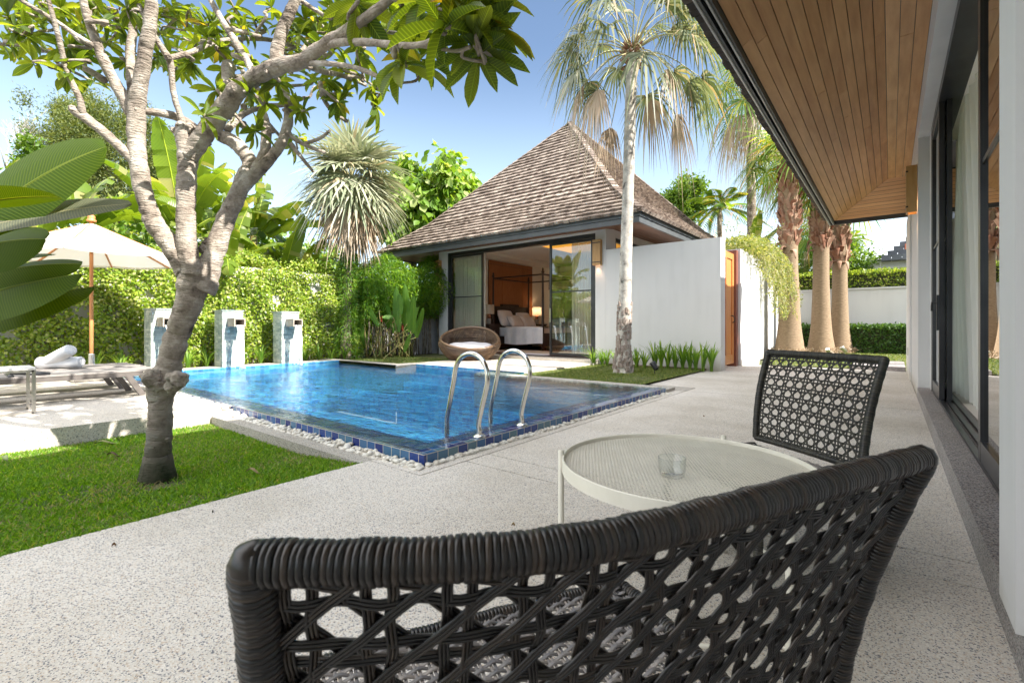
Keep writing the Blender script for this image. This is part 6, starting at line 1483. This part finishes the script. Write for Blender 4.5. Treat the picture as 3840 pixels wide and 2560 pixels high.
# ================= hedges =================
def hedge(label,x0,x1,y0,y1,z0,z1,n,mm_='l_dark',ll=.07):
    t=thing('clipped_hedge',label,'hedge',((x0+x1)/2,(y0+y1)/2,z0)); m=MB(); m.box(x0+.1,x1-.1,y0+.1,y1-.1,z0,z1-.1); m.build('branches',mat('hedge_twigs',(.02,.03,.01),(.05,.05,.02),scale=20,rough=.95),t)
    p=RNG.uniform(0,1,(n,3)); f=RNG.integers(0,4,n); p[f<2,1]*=.18; p[f==2,2]=1-.1*p[f==2,2]; p[f==3,0]=np.round(p[f==3,0])
    C=np.stack([x0+p[:,0]*(x1-x0),y0+p[:,1]*(y1-y0),z0+p[:,2]*(z1-z0)],1)+RNG.normal(size=(n,3))*.025
    leafmesh('foliage',M[mm_],C,rdir(n,.3),rdir(n)+np.array([0,-.6,.4]),RNG.uniform(ll*.7,ll*1.4,n),RNG.uniform(ll*.5,ll*.8,n),T_DIA,t)
hedge('clipped green hedge growing above the far white wall',-3,6,22.2,23.2,1.8,3.1,15000,'l_hedge',.09); hedge('low dark clipped hedge at the foot of the far white wall',-3,6,21.0,21.8,0,1.02,17000,'l_dark',.09)
# ================= bamboo screen =================
bt=thing('bamboo_screen','feathery bamboo screen between the silver palm and the villa','bamboo',(-12.3,9.8,0)); n=30000
p=RNG.uniform(0,1,(n,3)); y=7.9+p[:,1]*4.6; z=1.15+1.9*p[:,2]**.8+.25*np.sin(y*3)*p[:,2]+.3*(y-9.5)/3; x=-12.55+p[:,0]*(.35+.75*np.sin(PI*np.clip((z-.9)/2.6,0,1)))
A=rdir(n); A[:,2]-=.8; leafmesh('foliage',M['l_bamboo'],np.stack([x,y,z],1),A,rdir(n)+np.array([.3,-.3,.7]),RNG.uniform(.09,.2,n),RNG.uniform(.014,.024,n),T_DIA,bt)
m=MB()
for k in range(46): yy=random.uniform(8,12.2); xx=random.uniform(-12.25,-12.0); m.tube([(xx,yy,0),(xx+random.uniform(-.1,.1),yy+random.uniform(-.1,.1),1.4),(xx-.15,yy,2.9)],[.016,.014,.008],6,3)
m.build('canes',M['ltrunk'],bt,True)
# ================= heliconia =================
ht=thing('heliconia_clump','heliconia clump with tall paddle leaves and red bracts on many thin canes','plant',(-11.7,8.9,.05))
HP=[((1462,1230),(1420,1060),.19),((1492,1245),(1485,1073),.15),((1528,1245),(1517,1063),.16),((1548,1250),(1552,1105),.14),((1560,1265),(1588,1152),.13),((1420,1225),(1362,1126),.1),((1375,1300),(1335,1190),.13),((1485,1165+90),(1470,1254),.0),((1488,1190),(1472,1252),.12),((1550,1250),(1580,1190),.11),((1530,1235),(1570,1150),.12),((1500,1180),(1498,1100),.12),((1515,1320),(1540,1250),.1),((1475,1190),(1432,1190),.07),((1465,1190),(1440,1130),.1),((1535,1200),(1548,1120),.12),((1395,1190),(1385,1170),.06),((1360,1240),(1345,1250),.07)]
for i,(a,b_,w_) in enumerate(HP):
    if w_==0: continue
    d=14.0+random.uniform(-.3,.3); m=MB(); pa,pb_=P(*a,d),P(*b_,d-.1); blade(m,pa,pb_,.03,w_,(.35+random.uniform(-.2,.2),-.9,.25),.12,14,seed=i,curl=.1); m.build('leaf',M['l_helic'],ht,True)
    q=MB(); bx=Vector((-11.75+random.uniform(-.4,.4),8.7+random.uniform(-.5,.8),.0)); q.tube([bx,bx.lerp(pa,.6)+Vector((0,0,.1)),pa],[.022,.016,.009],7,4); q.build('cane',M['stem'],ht,True)
m=MB()
for k in range(38): bx=Vector((-11.9+random.uniform(-.4,.5),8.85+random.uniform(-.75,.85),0)); bx=bx; h=random.uniform(.7,1.5); m.tube([bx,bx+Vector((random.uniform(-.06,.06),random.uniform(-.08,.08),h*.5)),bx+Vector((random.uniform(-.15,.15),random.uniform(-.2,.2),h))],[random.uniform(.014,.026),.016,.01],6,2)
m.build('stems',M['stem'],ht,True)
m=MB()
for (x,y) in ((1430,1190),(1510,1222)):
    c=P(x,y,13.8)
    for k in range(5): m.tube([c+Vector((0,0,-.035*k)),c+Vector((.05*(-1)**k,0,-.035*k+.04))],[.014,.003],6)
m.build('flower',mat('red_bract',(.5,.03,.02),rough=.4),ht,True)
# ================= strappy border plants =================
def strap(x,y,z,n,h,label,group,mm_='l_strap',seed=0,sp=.5):
    rnd=random.Random(seed); t=thing('strap_leaf_plant',label,'plant',(x,y,z),group); V=[];Fc=[]
    for k in range(n):
        a=rnd.uniform(0,2*PI); L_=h*rnd.uniform(.7,1.2); lean=rnd.uniform(.15,1)*sp; d=Vector((math.cos(a),math.sin(a),0)); sd=Vector((-d.y,d.x,0)); w_=.016*h/.4; b=len(V)
        for i in range(7):
            s_=i/6; p=Vector((x,y,z))+d*(.02+lean*L_*s_*s_*1.1)+Vector((0,0,L_*(s_-.42*lean*s_**2.6))); ww=w_*(1.1-s_)**.6 if i<6 else .001
            V+= [tuple(p-sd*ww),tuple(p+Vector((0,0,-.004))),tuple(p+sd*ww)]
        for i in range(6):
            for j in (0,1): Fc.append((b+i*3+j,b+i*3+j+1,b+i*3+j+4,b+i*3+j+3))
    V_=np.array(V); rawmesh('leaves',M[mm_],V_,np.array(Fc).ravel(),np.full(len(Fc),4),t,True)
g1='spider lilies along the villa wall'
gr='arching strap leaf clump left of the grey palm, below the villa glass door'; gl='upright strap leaf clump right of the grey palm, against the white wall'
for k in range(8): strap(-5.75+.20*k,10.45+random.uniform(-.08,.12)-.03*k,.02,18,.48,gr,'spider lilies left of the palm',seed=100+k,sp=.75)
for k in range(9): strap(-4.25+.155*k,10.62+random.uniform(-.08,.1),.02,17,.62,gl,'spider lilies right of the palm',seed=130+k,sp=.5)
for k in range(16):
    y=2.1+.38*k
    if any(abs(y-c)<.25 for c in (3.03,4.3,5.6)): continue
    strap(-11.93-.1*random.random(),y,.04,20,.52,'yellow green strap leaf clump in the bed between the fountain pillars','strap plants behind the pool',seed=160+k,sp=.8)
# ================= pale creeper over the gate wall =================
vt=thing('hanging_creeper','pale green creeper cascading over the top of the gate wall','creeper',(-3.2,15,2.9)); m=MB(); C=[];A=[];L=[]
rnd=random.Random(77)
# arching mass on the crest
n=9500; y=RNG.uniform(12.9,19.0,n); hgt=.35+.45*np.sin(PI*np.clip((y-12.6)/6.6,0,1)); a=RNG.uniform(0,PI,n); rr=RNG.uniform(.25,1,n)**.5
C.append(np.stack([-3.15+.62*rr*np.cos(a),y,2.85+hgt*rr*np.sin(a)],1)); A.append(rdir(n)+np.array([.3,-.2,-.2])); L.append(RNG.uniform(.04,.11,n))
for k in range(150):
    y0=13.3+rnd.random()**.8*5.4; x0=-2.82+rnd.uniform(-.05,.35); ln=rnd.uniform(.3,1.0)*(1.0 if y0<15 else 1.9); zt_=2.95+rnd.uniform(-.1,.35)
    p=[Vector((-3.1,y0,2.95)),Vector((x0-.05,y0+rnd.uniform(-.1,.1),zt_))]
    for i in range(8): p.append(Vector((x0+.05*math.sin(i+k)+.02*i,y0+.06*math.sin(i*1.3+k),zt_-ln*(i+1)/8)))
    m.tube(p,.004,4); kk=int(26*ln)+4
    for i in range(kk):
        s_=rnd.uniform(1,9); i0=min(8,int(s_)); q_=p[i0].lerp(p[i0+1],s_-i0) if i0<9 else p[-1]; C.append(np.array([[*q_]])+RNG.normal(size=(1,3))*.025); A.append(rdir(1)+np.array([0,0,-.7])); L.append(RNG.uniform(.05,.1,1))
for k in range(30):
    y0=rnd.uniform(12.9,18); p0=Vector((-3.1,y0,3.1)); d=Vector((rnd.uniform(-.6,.8),rnd.uniform(-.7,.5),rnd.uniform(.4,1.2))); e=p0+d*rnd.uniform(.4,.9); m.tube([p0,p0.lerp(e,.6)+Vector((0,0,.15)),e+Vector((.15,0,-.1))],.004,4,3)
    for i in range(16): q_=p0.lerp(e,rnd.uniform(.2,1))+Vector((0,0,.08)); C.append(np.array([[*q_]])+RNG.normal(size=(1,3))*.04); A.append(rdir(1)); L.append(RNG.uniform(.05,.09,1))
C=np.concatenate(C);A=np.concatenate(A);L=np.concatenate(L); m.build('stems',M['petiole'],vt,True)
leafmesh('foliage',M['l_vine'],C,A,rdir(len(C))+np.array([0,-.3,.5]),L,L*.42,T_DIA,vt)
cam=bpy.data.cameras.new('camera'); co=bpy.data.objects.new('camera',cam); COL.objects.link(co); SC.camera=co
co.location=(0,0,CAMH); co.rotation_euler=(R(90),0,YAW); cam.sensor_width=36; cam.lens=36*F/3840; cam.shift_y=(1222-1280)/3840*-1*-1
cam.dof.use_dof=True; cam.dof.focus_distance=4.5; cam.dof.aperture_fstop=14
cam.clip_end=2000; cam.clip_start=.02
AZ=R(9); EL=R(39)
sun=bpy.data.lights.new('sun','SUN'); sun.energy=3.7; sun.angle=R(.55); sun.color=(1,.95,.86)
so_=bpy.data.objects.new('sun',sun); COL.objects.link(so_)
dv=Vector((math.cos(AZ)*math.cos(EL),math.sin(AZ)*math.cos(EL),math.sin(EL))); so_.rotation_euler=dv.to_track_quat('Z','Y').to_euler()
W_=bpy.data.worlds.new('World'); SC.world=W_; W_.use_nodes=True; nt=W_.node_tree; bg=nt.nodes['Background']
sky=nt.nodes.new('ShaderNodeTexSky'); sky.sky_type='NISHITA'; sky.sun_disc=False; sky.sun_elevation=EL; sky.sun_rotation=PI/2-AZ; sky.air_density=1.0; sky.dust_density=.6; sky.ozone_density=.7
# thin clouds low over the horizon
tc=nt.nodes.new('ShaderNodeTexCoord'); mp=nt.nodes.new('ShaderNodeMapping'); mp.inputs['Scale'].default_value=(1.6,1.6,5); nt.links.new(tc.outputs['Generated'],mp.inputs['Vector'])
no=nt.nodes.new('ShaderNodeTexNoise'); no.inputs['Scale'].default_value=2.2; no.inputs['Detail'].default_value=8; no.inputs['Roughness'].default_value=.55; nt.links.new(mp.outputs[0],no.inputs['Vector'])
cr=ramp(nt,[(.46,(0,0,0)),(.68,(1,1,1))]); nt.links.new(no.outputs['Fac'],cr.inputs[0])
sx=nt.nodes.new('ShaderNodeSeparateXYZ'); nt.links.new(tc.outputs['Generated'],sx.inputs[0])
hr=nt.nodes.new('ShaderNodeMapRange'); hr.inputs['From Min'].default_value=.20; hr.inputs['From Max'].default_value=.05; nt.links.new(sx.outputs[2],hr.inputs['Value'])
mu=nt.nodes.new('ShaderNodeMath'); mu.operation='MULTIPLY'; nt.links.new(cr.outputs[0],mu.inputs[0]); nt.links.new(hr.outputs[0],mu.inputs[1])
mx=nt.nodes.new('ShaderNodeMix'); mx.data_type='RGBA'; 
# unseen cloud bank, added behind and left of the viewer to lift the shade
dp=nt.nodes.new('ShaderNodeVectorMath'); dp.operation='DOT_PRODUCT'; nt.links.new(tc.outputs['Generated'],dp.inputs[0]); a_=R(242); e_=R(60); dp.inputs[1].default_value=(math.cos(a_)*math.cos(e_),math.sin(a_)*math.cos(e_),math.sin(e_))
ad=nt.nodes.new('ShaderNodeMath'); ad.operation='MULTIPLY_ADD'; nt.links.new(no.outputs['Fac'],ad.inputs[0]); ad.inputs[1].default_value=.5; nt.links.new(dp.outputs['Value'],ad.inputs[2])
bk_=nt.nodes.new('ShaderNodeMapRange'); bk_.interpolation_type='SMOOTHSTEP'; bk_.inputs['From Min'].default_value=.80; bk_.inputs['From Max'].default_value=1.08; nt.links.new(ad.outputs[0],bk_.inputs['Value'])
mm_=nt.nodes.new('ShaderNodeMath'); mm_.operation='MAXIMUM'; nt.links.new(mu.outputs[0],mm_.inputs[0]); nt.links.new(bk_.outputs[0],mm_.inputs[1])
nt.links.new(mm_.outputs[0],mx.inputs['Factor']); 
# pale haze towards the horizon
hz=nt.nodes.new('ShaderNodeMapRange'); hz.interpolation_type='SMOOTHSTEP'; hz.inputs['From Min'].default_value=.52; hz.inputs['From Max'].default_value=.0; hz.inputs['To Max'].default_value=.85; nt.links.new(sx.outputs[2],hz.inputs['Value'])
mz=nt.nodes.new('ShaderNodeMix'); mz.data_type='RGBA'; nt.links.new(hz.outputs[0],mz.inputs['Factor']); nt.links.new(sky.outputs[0],mz.inputs['A']); mz.inputs['B'].default_value=(5.2,6.6,7.9,1)
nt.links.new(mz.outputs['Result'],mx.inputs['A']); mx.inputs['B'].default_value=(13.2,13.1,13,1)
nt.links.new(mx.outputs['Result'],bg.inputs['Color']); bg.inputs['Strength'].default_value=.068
vs=SC.view_settings; vs.view_transform='Standard'; vs.look='None'; vs.exposure=1.86; vs.gamma=1
SC.cycles.max_bounces=10; SC.cycles.diffuse_bounces=4; SC.cycles.glossy_bounces=4; SC.cycles.transmission_bounces=8; SC.cycles.transparent_max_bounces=16
SC.cycles.use_denoising=True; SC.cycles.caustics_reflective=False
